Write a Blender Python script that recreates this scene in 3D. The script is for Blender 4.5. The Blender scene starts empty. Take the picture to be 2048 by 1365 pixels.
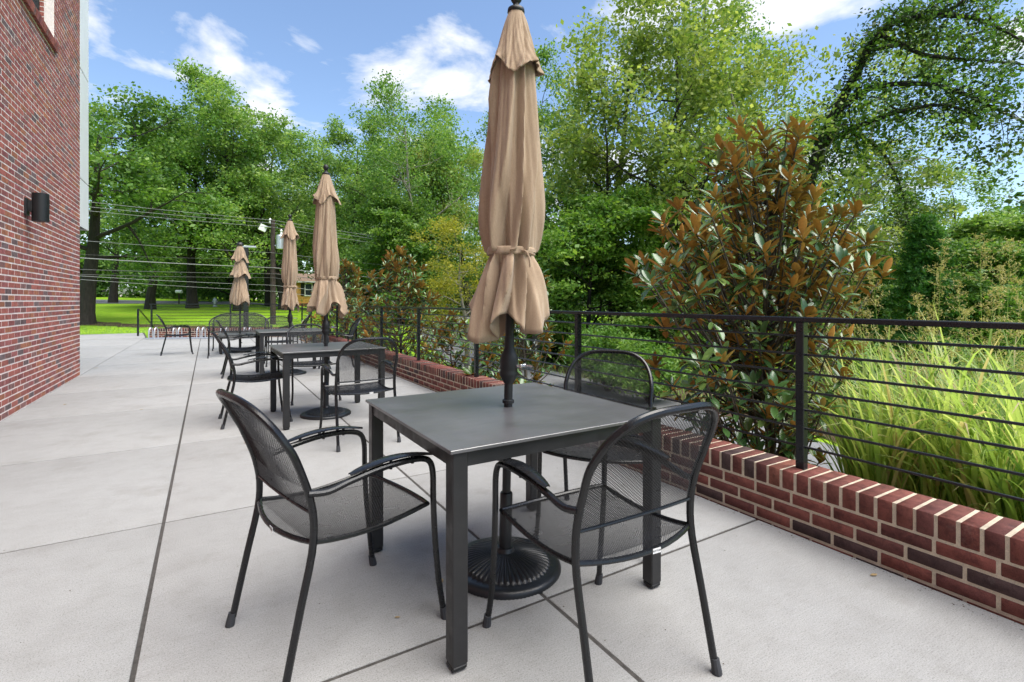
import bpy, math, random, re
import numpy as np
from mathutils import Vector, Matrix, Quaternion

# ------------------------------------------------------------------ camera, sky, sun, exposure
scene = bpy.context.scene
YAW = math.radians(31.2235)
SN, CS = math.sin(YAW), math.cos(YAW)
EYE = 1.22
cam_data = bpy.data.cameras.new("camera")
cam_data.lens = 17.63
cam_data.sensor_width = 36.0
cam_data.shift_y = -79.5 / 2048.0
cam_data.clip_start = 0.05
cam_data.clip_end = 3000.0
camera = bpy.data.objects.new("camera", cam_data)
camera.location = (0.0, 0.0, EYE)
camera.rotation_euler = (math.radians(90), 0.0, -YAW)
scene.collection.objects.link(camera)
scene.camera = camera

SUN_EL, SUN_AZ = math.radians(64), math.radians(150)     # azimuth clockwise from +Y; behind and to the right of the camera, veiled by thin cloud
SUN_POWER, SUN_SOFT, SKY_POWER = 2.1, 54.0, 0.068
EXPOSURE = 1.85

world = bpy.data.worlds.new("World")
scene.world = world
world.use_nodes = True
wn, wl = world.node_tree.nodes, world.node_tree.links
wn.clear()
def wnode(t, **kw):
    n = wn.new(t)
    for k, v in kw.items():
        setattr(n, k, v)
    return n
sky = wnode('ShaderNodeTexSky', sky_type='NISHITA', sun_disc=False)
sky.sun_elevation = SUN_EL
sky.sun_rotation = SUN_AZ
sky.air_density = 1.0; sky.dust_density = 0.6; sky.ozone_density = 2.2
tc = wnode('ShaderNodeTexCoord')
sep = wnode('ShaderNodeSeparateXYZ')
wl.new(tc.outputs['Generated'], sep.inputs[0])
def wmath(op, a, b=None, c=None):
    n = wnode('ShaderNodeMath', operation=op)
    for i, v in enumerate((a, b, c)):
        if v is None: continue
        if isinstance(v, (int, float)): n.inputs[i].default_value = v
        else: wl.new(v, n.inputs[i])
    return n.outputs[0]
zc = wmath('ADD', wmath('MAXIMUM', sep.outputs[2], 0.0), 0.12)
comb = wnode('ShaderNodeCombineXYZ')
wl.new(wmath('DIVIDE', sep.outputs[0], zc), comb.inputs[0])
wl.new(wmath('DIVIDE', sep.outputs[1], zc), comb.inputs[1])
comb.inputs[2].default_value = 49.4
n1 = wnode('ShaderNodeTexNoise'); n1.inputs['Scale'].default_value = 1.9; n1.inputs['Detail'].default_value = 9.0; n1.inputs['Roughness'].default_value = 0.56; n1.inputs['Distortion'].default_value = 0.25
vrot = wnode('ShaderNodeVectorRotate', rotation_type='Z_AXIS'); vrot.inputs['Angle'].default_value = math.radians(-20)
wl.new(comb.outputs[0], vrot.inputs['Vector'])
wl.new(vrot.outputs[0], n1.inputs['Vector'])
ramp = wnode('ShaderNodeValToRGB')
ramp.color_ramp.elements[0].position = 0.515; ramp.color_ramp.elements[0].color = (0, 0, 0, 1)
ramp.color_ramp.elements[1].position = 0.62; ramp.color_ramp.elements[1].color = (1, 1, 1, 1)
wl.new(n1.outputs['Fac'], ramp.inputs[0])
hsv = wnode('ShaderNodeHueSaturation'); hsv.inputs['Saturation'].default_value = 1.0; hsv.inputs['Value'].default_value = 1.0
wl.new(sky.outputs[0], hsv.inputs['Color'])
mixc = wnode('ShaderNodeMixRGB'); mixc.inputs[2].default_value = (4.6, 4.7, 4.9, 1)
wl.new(wmath('MULTIPLY', ramp.outputs[0], 0.92), mixc.inputs[0])
wl.new(hsv.outputs[0], mixc.inputs[1])
bg = wnode('ShaderNodeBackground'); bg.inputs['Strength'].default_value = SKY_POWER
wl.new(mixc.outputs[0], bg.inputs['Color'])
wout = wnode('ShaderNodeOutputWorld')
wl.new(bg.outputs[0], wout.inputs['Surface'])

sun_data = bpy.data.lights.new("sun", 'SUN')
sun_data.energy = SUN_POWER
sun_data.angle = math.radians(SUN_SOFT)
sun_data.color = (1.0, 0.95, 0.87)
sun = bpy.data.objects.new("sun", sun_data)
sd = Vector((math.sin(SUN_AZ) * math.cos(SUN_EL), math.cos(SUN_AZ) * math.cos(SUN_EL), math.sin(SUN_EL)))
sun.rotation_euler = sd.to_track_quat('Z', 'Y').to_euler()
sun.location = (0, -10, 30)
scene.collection.objects.link(sun)

scene.view_settings.view_transform = 'Standard'
scene.view_settings.look = 'None'
scene.view_settings.exposure = EXPOSURE
scene.view_settings.gamma = 1.0
scene.view_settings.use_curve_mapping = False
scene.render.engine = 'CYCLES'
scene.cycles.max_bounces = 5
scene.cycles.diffuse_bounces = 3
scene.cycles.glossy_bounces = 3
scene.cycles.use_adaptive_sampling = True
scene.cycles.adaptive_threshold = 0.025
scene.cycles.transparent_max_bounces = 12
scene.cycles.use_denoising = True

# ------------------------------------------------------------------ helpers
COL = scene.collection
PI = math.pi
def P(u, Z, z):
    """world point seen at column u of the photograph at depth Z metres and height z"""
    l = (u - 1024.0) / 1003.0 * Z
    return Vector((Z * SN + l * CS, Z * CS - l * SN, z))
def PV(u, v, Z):
    return P(u, Z, EYE + (603.0 - v) / 1003.0 * Z)
def project(p):
    Z = p[0] * SN + p[1] * CS
    if Z < 0.05: return None
    return (1024 + (p[0] * CS - p[1] * SN) / Z * 1003.0, 603 - (p[2] - EYE) / Z * 1003.0, Z)
def sstep(a, b, x):
    t = np.clip((x - a) / (b - a), 0.0, 1.0)
    return t * t * (3 - 2 * t)

class MB:
    """collects faces, then links them as one mesh object"""
    def __init__(self):
        self.v = []; self.f = []; self.c = []
    def add(self, verts, faces, col=None):
        o = len(self.v)
        self.v.extend([tuple(p) for p in verts])
        self.f.extend([tuple(i + o for i in q) for q in faces])
        if col is not None:
            self.c.extend([col] * len(verts))
        return self
    def box(self, x0, x1, y0, y1, z0, z1, M=None, col=None, ch=0.0):
        if ch <= 0:
            vs = [(x, y, z) for z in (z0, z1) for y in (y0, y1) for x in (x0, x1)]
            fs = [(0, 2, 3, 1), (4, 5, 7, 6), (0, 1, 5, 4), (2, 6, 7, 3), (0, 4, 6, 2), (1, 3, 7, 5)]
        else:
            vs, fs = chamfer_box(x0, x1, y0, y1, z0, z1, ch)
        if M is not None: vs = [M @ Vector(p) for p in vs]
        return self.add(vs, fs, col)
    def tube(self, pts, r, n=8, cap=True, col=None, flat=1.0):
        pts = [Vector(p) for p in pts]
        m = len(pts)
        rr = r if hasattr(r, '__len__') else [r] * m
        t = [(pts[min(i + 1, m - 1)] - pts[max(i - 1, 0)]).normalized() for i in range(m)]
        ref = Vector((0, 0, 1)) if abs(t[0].z) < 0.9 else Vector((1, 0, 0))
        a = t[0].cross(ref).normalized()
        vs, fs = [], []
        for i in range(m):
            a = (a - t[i] * a.dot(t[i]))
            if a.length < 1e-6: a = t[i].orthogonal()
            a.normalize()
            b = t[i].cross(a)
            for k in range(n):
                q = 2 * PI * k / n
                vs.append(pts[i] + a * (math.cos(q) * rr[i]) + b * (math.sin(q) * rr[i] * flat))
        for i in range(m - 1):
            for k in range(n):
                k2 = (k + 1) % n
                fs.append((i * n + k, i * n + k2, (i + 1) * n + k2, (i + 1) * n + k))
        if cap:
            fs.append(tuple(range(n - 1, -1, -1)))
            fs.append(tuple((m - 1) * n + k for k in range(n)))
        return self.add(vs, fs, col)
    def lathe(self, prof, n=24, c=(0, 0, 0), col=None):
        vs, fs = [], []
        for (r, z) in prof:
            for k in range(n):
                q = 2 * PI * k / n
                vs.append((c[0] + r * math.cos(q), c[1] + r * math.sin(q), c[2] + z))
        m = len(prof)
        for i in range(m - 1):
            for k in range(n):
                k2 = (k + 1) % n
                fs.append((i * n + k, i * n + k2, (i + 1) * n + k2, (i + 1) * n + k))
        fs.append(tuple(range(n - 1, -1, -1)))
        fs.append(tuple((m - 1) * n + k for k in range(n)))
        return self.add(vs, fs, col)
    def mesh(self, name, mat, smooth=True, angle=35):
        me = bpy.data.meshes.new(name)
        me.from_pydata(self.v, [], self.f)
        if self.c and len(self.c) == len(self.v):
            at = me.attributes.new("tone", 'FLOAT_COLOR', 'POINT')
            at.data.foreach_set("color", np.array(self.c, dtype=np.float32).ravel())
        me.materials.append(mat)
        if smooth:
            me.polygons.foreach_set("use_smooth", [True] * len(me.polygons))
            me.set_sharp_from_angle(angle=math.radians(angle))
        me.update()
        return me
    def build(self, name, mat, parent=None, smooth=True, angle=35):
        return link(name, self.mesh(name, mat, smooth, angle), parent)

def chamfer_box(x0, x1, y0, y1, z0, z1, c):
    xs = (x0, x1); ys = (y0, y1); zs = (z0, z1)
    vs, idx = [], {}
    for i in (0, 1):
        for j in (0, 1):
            for k in (0, 1):
                sx, sy, sz = (1 if i == 0 else -1), (1 if j == 0 else -1), (1 if k == 0 else -1)
                x, y, z = xs[i], ys[j], zs[k]
                for a, d in enumerate(((0, c * sy, c * sz), (c * sx, 0, c * sz), (c * sx, c * sy, 0))):
                    idx[(i, j, k, a)] = len(vs)
                    vs.append((x + d[0], y + d[1], z + d[2]))
    g = idx.get
    fs = []
    for i in (0, 1): fs.append([g((i, 0, 0, 0)), g((i, 1, 0, 0)), g((i, 1, 1, 0)), g((i, 0, 1, 0))])
    for j in (0, 1): fs.append([g((0, j, 0, 1)), g((1, j, 0, 1)), g((1, j, 1, 1)), g((0, j, 1, 1))])
    for k in (0, 1): fs.append([g((0, 0, k, 2)), g((1, 0, k, 2)), g((1, 1, k, 2)), g((0, 1, k, 2))])
    for i in (0, 1):
        for j in (0, 1): fs.append([g((i, j, 0, 0)), g((i, j, 1, 0)), g((i, j, 1, 1)), g((i, j, 0, 1))])
    for i in (0, 1):
        for k in (0, 1): fs.append([g((i, 0, k, 0)), g((i, 1, k, 0)), g((i, 1, k, 2)), g((i, 0, k, 2))])
    for j in (0, 1):
        for k in (0, 1): fs.append([g((0, j, k, 1)), g((1, j, k, 1)), g((1, j, k, 2)), g((0, j, k, 2))])
    for i in (0, 1):
        for j in (0, 1):
            for k in (0, 1): fs.append([g((i, j, k, 0)), g((i, j, k, 1)), g((i, j, k, 2))])
    ctr = Vector(((x0 + x1) / 2, (y0 + y1) / 2, (z0 + z1) / 2))
    out = []
    for q in fs:
        a, b, d = Vector(vs[q[0]]), Vector(vs[q[1]]), Vector(vs[q[2]])
        nrm = (b - a).cross(d - a)
        m = sum((Vector(vs[i]) for i in q), Vector()) / len(q)
        out.append(tuple(q) if nrm.dot(m - ctr) > 0 else tuple(reversed(q)))
    return vs, out

def link(name, data, parent=None):
    o = bpy.data.objects.new(name, data)
    COL.objects.link(o)
    if parent is not None: o.parent = parent
    return o
def tag(o, label=None, cat=None, group=None, kind=None):
    if label: o["label"] = label
    if cat: o["category"] = cat
    if group: o["group"] = group
    if kind: o["kind"] = kind
    return o
def thing(name, label, cat, loc=(0, 0, 0), rz=0.0, group=None):
    o = link(name, None)
    o.empty_display_size = 0.1
    o.location = loc
    o.rotation_euler = (0, 0, rz)
    return tag(o, label, cat, group)
def copy_tree(o, parent=None):
    c = o.copy()
    COL.objects.link(c)
    if parent is not None: c.parent = parent
    for ch in list(o.children):
        copy_tree(ch, c)
    return c
def smooth_path(ctrl, n=6):
    """Catmull-Rom through the control points"""
    c = [Vector(p) for p in ctrl]
    c = [c[0] * 2 - c[1]] + c + [c[-1] * 2 - c[-2]]
    out = []
    for i in range(1, len(c) - 2):
        for k in range(n):
            t = k / n
            a, b, d, e = c[i - 1], c[i], c[i + 1], c[i + 2]
            out.append(0.5 * ((2 * b) + (d - a) * t + (2 * a - 5 * b + 4 * d - e) * t * t + (3 * b - a - 3 * d + e) * t ** 3))
    out.append(c[-2])
    return out
def np_mesh(name, verts, quads, mat, tone=None, smooth=False):
    """fast mesh from arrays: verts (n,3), quads (m,4) or tris (m,3)"""
    me = bpy.data.meshes.new(name)
    nv, nf, k = len(verts), len(quads), quads.shape[1]
    me.vertices.add(nv)
    me.vertices.foreach_set("co", np.ascontiguousarray(verts, dtype=np.float32).ravel())
    me.loops.add(nf * k)
    me.loops.foreach_set("vertex_index", np.ascontiguousarray(quads, dtype=np.int32).ravel())
    me.polygons.add(nf)
    me.polygons.foreach_set("loop_start", np.arange(nf, dtype=np.int32) * k)
    if smooth: me.polygons.foreach_set("use_smooth", np.ones(nf, dtype=bool))
    me.update(calc_edges=True)
    if tone is not None:
        at = me.attributes.new("tone", 'FLOAT_COLOR', 'POINT')
        t = np.ones((nv, 4), dtype=np.float32); t[:, :tone.shape[1]] = tone
        at.data.foreach_set("color", t.ravel())
    me.materials.append(mat)
    return me

# ------------------------------------------------------------------ materials
def new_mat(name):
    m = bpy.data.materials.new(name)
    m.use_nodes = True
    nt = m.node_tree
    b = nt.nodes["Principled BSDF"]
    return m, nt, b
def nd(nt, t, inputs=None, **kw):
    n = nt.nodes.new(t)
    for k, v in kw.items(): setattr(n, k, v)
    for k, v in (inputs or {}).items():
        if hasattr(v, 'is_output') or isinstance(v, bpy.types.NodeSocket): nt.links.new(v, n.inputs[k])
        else: n.inputs[k].default_value = v
    return n
def rgb(c): return (c[0], c[1], c[2], 1.0)
def ramp_node(nt, fac, stops):
    r = nt.nodes.new('ShaderNodeValToRGB')
    el = r.color_ramp.elements
    while len(el) < len(stops): el.new(0.5)
    for e, (p, c) in zip(el, stops):
        e.position = p; e.color = rgb(c) if len(c) == 3 else c
    nt.links.new(fac, r.inputs[0])
    return r.outputs[0]
def noise(nt, vec, scale, detail=4, rough=0.55, dist=0.0):
    n = nd(nt, 'ShaderNodeTexNoise', {'Scale': scale, 'Detail': detail, 'Roughness': rough, 'Distortion': dist})
    if vec is not None: nt.links.new(vec, n.inputs['Vector'])
    return n.outputs['Fac']
def mix(nt, fac, a, b, blend='MIX'):
    n = nt.nodes.new('ShaderNodeMixRGB'); n.blend_type = blend
    for k, v in ((0, fac), (1, a), (2, b)):
        if isinstance(v, bpy.types.NodeSocket): nt.links.new(v, n.inputs[k])
        else: n.inputs[k].default_value = v if k == 0 else rgb(v)
    return n.outputs[0]
def bump(nt, b, h, strength=0.3, dist=0.01):
    n = nd(nt, 'ShaderNodeBump', {'Strength': strength, 'Distance': dist, 'Height': h})
    nt.links.new(n.outputs[0], b.inputs['Normal'])
    return n
def gpos(nt):
    return nt.nodes.new('ShaderNodeNewGeometry').outputs['Position']
def opos(nt):
    return nt.nodes.new('ShaderNodeTexCoord').outputs['Object']

def mat_plain(name, col, rough=0.5, metal=0.0, var=0.15, scale=30, bumpy=0.0, spec=0.5):
    m, nt, b = new_mat(name)
    v = opos(nt)
    f = noise(nt, v, scale, 5)
    lo = [c * (1 - var) for c in col]; hi = [min(1, c * (1 + var)) for c in col]
    nt.links.new(ramp_node(nt, f, [(0.3, lo), (0.7, hi)]), b.inputs['Base Color'])
    b.inputs['Roughness'].default_value = rough
    b.inputs['Metallic'].default_value = metal
    b.inputs['Specular IOR Level'].default_value = spec
    if bumpy: bump(nt, b, noise(nt, v, scale * 4, 3), bumpy, 0.004)
    return m
def mat_concrete():
    m, nt, b = new_mat("broomed_concrete")
    v = gpos(nt)
    big = noise(nt, v, 0.9, 6, 0.6)
    mid = noise(nt, v, 7.0, 6, 0.65)
    sc = nd(nt, 'ShaderNodeMapping', {'Vector': v, 'Scale': (9.0, 330.0, 1.0)})
    broom = noise(nt, sc.outputs[0], 1.0, 3, 0.6)
    fine = noise(nt, v, 190.0, 4, 0.8)
    c = ramp_node(nt, big, [(0.28, (0.262, 0.261, 0.257)), (0.5, (0.282, 0.282, 0.279)), (0.75, (0.300, 0.300, 0.298))])
    c = mix(nt, 0.55, c, ramp_node(nt, mid, [(0.25, (0.80, 0.79, 0.77)), (0.52, (1, 1, 1)), (0.8, (1.08, 1.08, 1.07))]), 'MULTIPLY')
    c = mix(nt, 0.5, c, ramp_node(nt, broom, [(0.25, (0.72, 0.72, 0.72)), (0.7, (1.1, 1.1, 1.1))]), 'MULTIPLY')
    c = mix(nt, 0.75, c, ramp_node(nt, fine, [(0.34, (0.38, 0.37, 0.35)), (0.47, (0.97, 0.97, 0.97)), (0.70, (1.30, 1.30, 1.29))]), 'MULTIPLY')
    vor = nd(nt, 'ShaderNodeTexVoronoi', {'Vector': v, 'Scale': 38.0})
    c = mix(nt, 0.8, c, ramp_node(nt, vor.outputs['Distance'], [(0.045, (0.45, 0.43, 0.40)), (0.10, (1, 1, 1))]), 'MULTIPLY')
    stain = noise(nt, v, 1.7, 5, 0.7)
    c = mix(nt, ramp_node(nt, stain, [(0.56, (0, 0, 0)), (0.76, (0.5, 0.5, 0.5))]), c, (0.155, 0.145, 0.13))
    nt.links.new(c, b.inputs['Base Color'])
    b.inputs['Roughness'].default_value = 0.86
    b.inputs['Specular IOR Level'].default_value = 0.3
    add = nd(nt, 'ShaderNodeMath', {0: broom, 1: fine}, operation='ADD')
    bump(nt, b, add.outputs[0], 0.35, 0.0025)
    return m
def mat_brick(name, seams=None):
    """fired clay: tone per brick comes from the mesh, grain and soot from noise"""
    m, nt, b = new_mat(name)
    v = gpos(nt)
    at = nd(nt, 'ShaderNodeAttribute', attribute_name="tone").outputs['Color']
    c = mix(nt, 0.75, at, ramp_node(nt, noise(nt, v, 34, 6, 0.7), [(0.28, (0.6, 0.58, 0.56)), (0.55, (1, 1, 1)), (0.8, (1.35, 1.3, 1.25))]), 'MULTIPLY')
    c = mix(nt, 0.6, c, ramp_node(nt, noise(nt, v, 260, 3, 0.7), [(0.33, (0.55, 0.53, 0.52)), (0.5, (1, 1, 1)), (0.75, (1.25, 1.22, 1.2))]), 'MULTIPLY')
    c = mix(nt, ramp_node(nt, noise(nt, v, 5, 6, 0.75), [(0.62, (0, 0, 0)), (0.8, (0.3, 0.3, 0.3))]), c, (0.42, 0.37, 0.34))
    c = mix(nt, 0.8, c, ramp_node(nt, noise(nt, v, 13, 6, 0.75, 0.5), [(0.34, (0.42, 0.40, 0.42)), (0.52, (1, 1, 1))]), 'MULTIPLY')
    nt.links.new(c, b.inputs['Base Color'])
    b.inputs['Roughness'].default_value = 0.82
    b.inputs['Specular IOR Level'].default_value = 0.3
    bump(nt, b, noise(nt, v, 180, 5, 0.7), 0.5, 0.003)
    return m
def mat_mortar(name, col):
    m, nt, b = new_mat(name)
    v = gpos(nt)
    lo = [c * 0.82 for c in col]
    c = ramp_node(nt, noise(nt, v, 26, 6, 0.7), [(0.3, lo), (0.6, col)])
    c = mix(nt, 0.5, c, ramp_node(nt, noise(nt, v, 300, 3), [(0.3, (0.6, 0.6, 0.6)), (0.6, (1.1, 1.1, 1.1))]), 'MULTIPLY')
    nt.links.new(c, b.inputs['Base Color'])
    b.inputs['Roughness'].default_value = 0.95
    bump(nt, b, noise(nt, v, 220, 4), 0.6, 0.004)
    return m
def mat_powder(name, col, rough=0.42, spec=0.5, metal=0.0):
    m, nt, b = new_mat(name)
    v = opos(nt)
    c = ramp_node(nt, noise(nt, v, 12, 6, 0.65), [(0.3, [x * 0.8 for x in col]), (0.7, [x * 1.25 for x in col])])
    dust = noise(nt, v, 55, 5, 0.75)
    c = mix(nt, ramp_node(nt, dust, [(0.58, (0, 0, 0)), (0.85, (0.05, 0.05, 0.05))]), c, (0.30, 0.29, 0.27))
    nt.links.new(c, b.inputs['Base Color'])
    nt.links.new(ramp_node(nt, noise(nt, v, 18, 4), [(0.3, (rough * 0.8,) * 3), (0.7, (min(1, rough * 1.3),) * 3)]), b.inputs['Roughness'])
    b.inputs['Specular IOR Level'].default_value = spec
    b.inputs['Metallic'].default_value = metal
    bump(nt, b, noise(nt, v, 900, 2), 0.12, 0.0006)
    return m
def mat_slate():
    m, nt, b = new_mat("slate_look_top")
    v = opos(nt)
    mp = nd(nt, 'ShaderNodeMapping', {'Vector': v, 'Scale': (3.0, 60.0, 1.0), 'Rotation': (0, 0, 0.5)})
    grain = noise(nt, mp.outputs[0], 2.2, 8, 0.7, 0.6)
    cloud = noise(nt, v, 5, 6, 0.6)
    c = ramp_node(nt, grain, [(0.3, (0.058, 0.057, 0.061)), (0.6, (0.082, 0.081, 0.087)), (0.8, (0.115, 0.114, 0.121))])
    c = mix(nt, 0.5, c, ramp_node(nt, cloud, [(0.3, (0.7, 0.7, 0.7)), (0.7, (1.25, 1.25, 1.25))]), 'MULTIPLY')
    nt.links.new(c, b.inputs['Base Color'])
    nt.links.new(ramp_node(nt, cloud, [(0.3, (0.30,) * 3), (0.7, (0.38,) * 3)]), b.inputs['Roughness'])
    b.inputs['Specular IOR Level'].default_value = 1.0
    b.inputs['IOR'].default_value = 1.6
    bump(nt, b, grain, 0.22, 0.002)
    return m
def mat_canvas():
    m, nt, b = new_mat("tan_canvas")
    v = opos(nt)
    w1 = nd(nt, 'ShaderNodeMapping', {'Vector': v, 'Scale': (500, 500, 160)})
    weave = noise(nt, w1.outputs[0], 1.0, 2, 0.6)
    streak = nd(nt, 'ShaderNodeMapping', {'Vector': v, 'Scale': (22, 22, 3)})
    c = ramp_node(nt, noise(nt, streak.outputs[0], 1.0, 6, 0.65), [(0.25, (0.25, 0.178, 0.119)), (0.55, (0.350, 0.257, 0.177)), (0.8, (0.425, 0.322, 0.228))])
    c = mix(nt, 0.55, c, ramp_node(nt, weave, [(0.3, (0.72, 0.7, 0.68)), (0.65, (1.15, 1.15, 1.15))]), 'MULTIPLY')
    c = mix(nt, ramp_node(nt, noise(nt, v, 3, 6, 0.7), [(0.6, (0, 0, 0)), (0.85, (0.3, 0.3, 0.3))]), c, (0.22, 0.16, 0.12))
    nt.links.new(c, b.inputs['Base Color'])
    b.inputs['Roughness'].default_value = 0.9
    b.inputs['Specular IOR Level'].default_value = 0.2
    b.inputs['Sheen Weight'].default_value = 0.15
    bump(nt, b, weave, 0.3, 0.0012)
    return m
def mat_leaf(name, dark, mid, light, trans=0.35, rough=0.5, dry=None):
    """leaf: tone.r picks along the palette, tone.g lifts or dulls it"""
    m, nt, b = new_mat(name)
    at = nd(nt, 'ShaderNodeAttribute', attribute_name="tone").outputs['Color']
    sp = nd(nt, 'ShaderNodeSeparateColor', {'Color': at})
    c = ramp_node(nt, sp.outputs[0], [(0.05, dark), (0.5, mid), (0.92, light), (1.0, dry or light)])
    nt.links.new(c, b.inputs['Base Color'])
    b.inputs['Roughness'].default_value = rough
    b.inputs['Specular IOR Level'].default_value = 0.35
    tr = nd(nt, 'ShaderNodeBsdfTranslucent')
    nt.links.new(mix(nt, 1.0, c, (1.25, 1.3, 0.7), 'MULTIPLY'), tr.inputs['Color'])
    ms = nd(nt, 'ShaderNodeMixShader', {'Fac': trans})
    nt.links.new(b.outputs[0], ms.inputs[1]); nt.links.new(tr.outputs[0], ms.inputs[2])
    nt.links.new(ms.outputs[0], nt.nodes['Material Output'].inputs['Surface'])
    return m
def mat_magnolia():
    """glossy green face, rusty felted underside"""
    m, nt, b = new_mat("magnolia_leaf")
    geo = nt.nodes.new('ShaderNodeNewGeometry')
    rnd = nd(nt, 'ShaderNodeAttribute', attribute_name="tone").outputs['Color']
    sp = nd(nt, 'ShaderNodeSeparateColor', {'Color': rnd})
    info = nt.nodes.new('ShaderNodeObjectInfo').outputs['Random']
    add = nd(nt, 'ShaderNodeMath', {0: sp.outputs[0], 1: info}, operation='ADD')
    fr = nd(nt, 'ShaderNodeMath', {0: add.outputs[0]}, operation='FRACT').outputs[0]
    top = ramp_node(nt, fr, [(0.0, (0.035, 0.085, 0.026)), (0.7, (0.065, 0.140, 0.036)), (1.0, (0.13, 0.20, 0.05))])
    under = ramp_node(nt, fr, [(0.0, (0.33, 0.135, 0.027)), (0.45, (0.57, 0.255, 0.048)), (0.86, (0.70, 0.36, 0.085)), (1.0, (0.40, 0.32, 0.10))])
    mott = noise(nt, opos(nt), 60, 4)
    under = mix(nt, 0.5, under, ramp_node(nt, mott, [(0.3, (0.7, 0.7, 0.7)), (0.7, (1.2, 1.2, 1.2))]), 'MULTIPLY')
    nt.links.new(mix(nt, geo.outputs['Backfacing'], top, under), b.inputs['Base Color'])
    nt.links.new(ramp_node(nt, geo.outputs['Backfacing'], [(0, (0.24,) * 3), (1, (0.75,) * 3)]), b.inputs['Roughness'])
    b.inputs['Specular IOR Level'].default_value = 0.5
    return m
def mat_bark(name, lo, hi):
    m, nt, b = new_mat(name)
    v = gpos(nt)
    mp = nd(nt, 'ShaderNodeMapping', {'Vector': v, 'Scale': (14, 14, 3)})
    f = noise(nt, mp.outputs[0], 1.0, 7, 0.7, 0.4)
    nt.links.new(ramp_node(nt, f, [(0.3, lo), (0.7, hi)]), b.inputs['Base Color'])
    b.inputs['Roughness'].default_value = 0.92
    bump(nt, b, f, 0.8, 0.03)
    return m
def mat_ground(name, stops, s1, s2, bumpd=0.02, gain=0.55):
    m, nt, b = new_mat(name)
    v = gpos(nt)
    c = ramp_node(nt, noise(nt, v, s1, 7, 0.65), stops)
    c = mix(nt, gain, c, ramp_node(nt, noise(nt, v, s2, 5, 0.75), [(0.28, (0.45, 0.45, 0.42)), (0.55, (1, 1, 1)), (0.8, (1.4, 1.38, 1.25))]), 'MULTIPLY')
    nt.links.new(c, b.inputs['Base Color'])
    b.inputs['Roughness'].default_value = 0.95
    b.inputs['Specular IOR Level'].default_value = 0.15
    bump(nt, b, noise(nt, v, s2, 5, 0.75), 0.7, bumpd)
    return m
M = {}
M['concrete'] = mat_concrete()
M['joint'] = mat_plain("joint_filler", (0.05, 0.046, 0.042), 0.95, var=0.4, scale=40)
M['brick'] = mat_brick("clay_brick")
M['mortar_wall'] = mat_mortar("pale_mortar", (0.84, 0.75, 0.72))
M['mortar_kerb'] = mat_mortar("tan_mortar", (0.60, 0.51, 0.39))
M['charcoal'] = mat_powder("charcoal_powder_coat", (0.0045, 0.005, 0.0062), 0.25)
M['charcoal_mesh'] = mat_powder("charcoal_mesh_coat", (0.006, 0.0065, 0.008), 0.30)
M['rail'] = mat_powder("black_rail_paint", (0.006, 0.008, 0.011), 0.28)
M['black'] = mat_powder("matt_black", (0.005, 0.006, 0.007), 0.5)
M['tableleg'] = mat_powder("graphite_leg", (0.013, 0.013, 0.014), 0.45)
M['slate'] = mat_slate()
M['iron'] = mat_powder("cast_base", (0.010, 0.0115, 0.014), 0.36)
M['rubber'] = mat_plain("grey_foot", (0.030, 0.032, 0.037), 0.7)
M['chrome'] = mat_plain("bright_steel", (0.62, 0.63, 0.65), 0.22, 1.0, 0.08)
M['galv'] = mat_plain("galvanised_steel", (0.52, 0.54, 0.57), 0.4, 0.7, 0.15)
M['canvas'] = mat_canvas()
M['white_paint'] = mat_plain("white_panel", (0.74, 0.76, 0.77), 0.4, 0, 0.04, 3)
M['label'] = mat_plain("label_white", (0.75, 0.75, 0.75), 0.5, 0, 0.03)
M['label_ink'] = mat_plain("label_ink", (0.015, 0.015, 0.015), 0.5, 0, 0.03)
M['soffit'] = mat_plain("dark_soffit", (0.045, 0.043, 0.042), 0.7)
M['glass_dark'] = mat_plain("window_glass", (0.03, 0.04, 0.05), 0.05, 0, 0.05, 3, spec=1.0)
M['glass_sky'] = mat_plain("mirror_glass", (0.55, 0.60, 0.63), 0.03, 1.0, 0.02, 2)
M['bark_dark'] = mat_bark("dark_bark", (0.007, 0.0055, 0.0045), (0.034, 0.027, 0.021))
M['bark_mid'] = mat_bark("grey_brown_bark", (0.035, 0.029, 0.022), (0.14, 0.115, 0.09))
M['bark_pale'] = mat_bark("pale_bark", (0.13, 0.115, 0.095), (0.34, 0.31, 0.27))
M['leaf_mid'] = mat_leaf("mid_green_leaf", (0.060, 0.140, 0.032), (0.145, 0.270, 0.058), (0.300, 0.410, 0.105), 0.42)
M['leaf_deep'] = mat_leaf("deep_green_leaf", (0.041, 0.105, 0.021), (0.099, 0.202, 0.036), (0.209, 0.322, 0.060), 0.38)
M['leaf_lime'] = mat_leaf("lime_green_leaf", (0.105, 0.185, 0.040), (0.225, 0.305, 0.070), (0.390, 0.430, 0.130), 0.48)
M['leaf_yellow'] = mat_leaf("yellowing_leaf", (0.14, 0.17, 0.02), (0.31, 0.30, 0.04), (0.46, 0.40, 0.06), 0.48)
M['leaf_ivy'] = mat_leaf("ivy_leaf", (0.022, 0.048, 0.014), (0.050, 0.095, 0.022), (0.115, 0.155, 0.032), 0.3)
M['leaf_conifer'] = mat_leaf("conifer_needle", (0.033, 0.117, 0.026), (0.078, 0.208, 0.042), (0.163, 0.305, 0.065), 0.35)
M['blade'] = mat_leaf("grass_blade", (0.140, 0.250, 0.075), (0.345, 0.470, 0.140), (0.66, 0.70, 0.34), 0.52, 0.45, (0.54, 0.45, 0.28))
M['panicle'] = mat_leaf("seed_head", (0.24, 0.24, 0.08), (0.42, 0.38, 0.16), (0.58, 0.50, 0.26), 0.35, 0.8)
M['magnolia'] = mat_magnolia()
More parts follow.
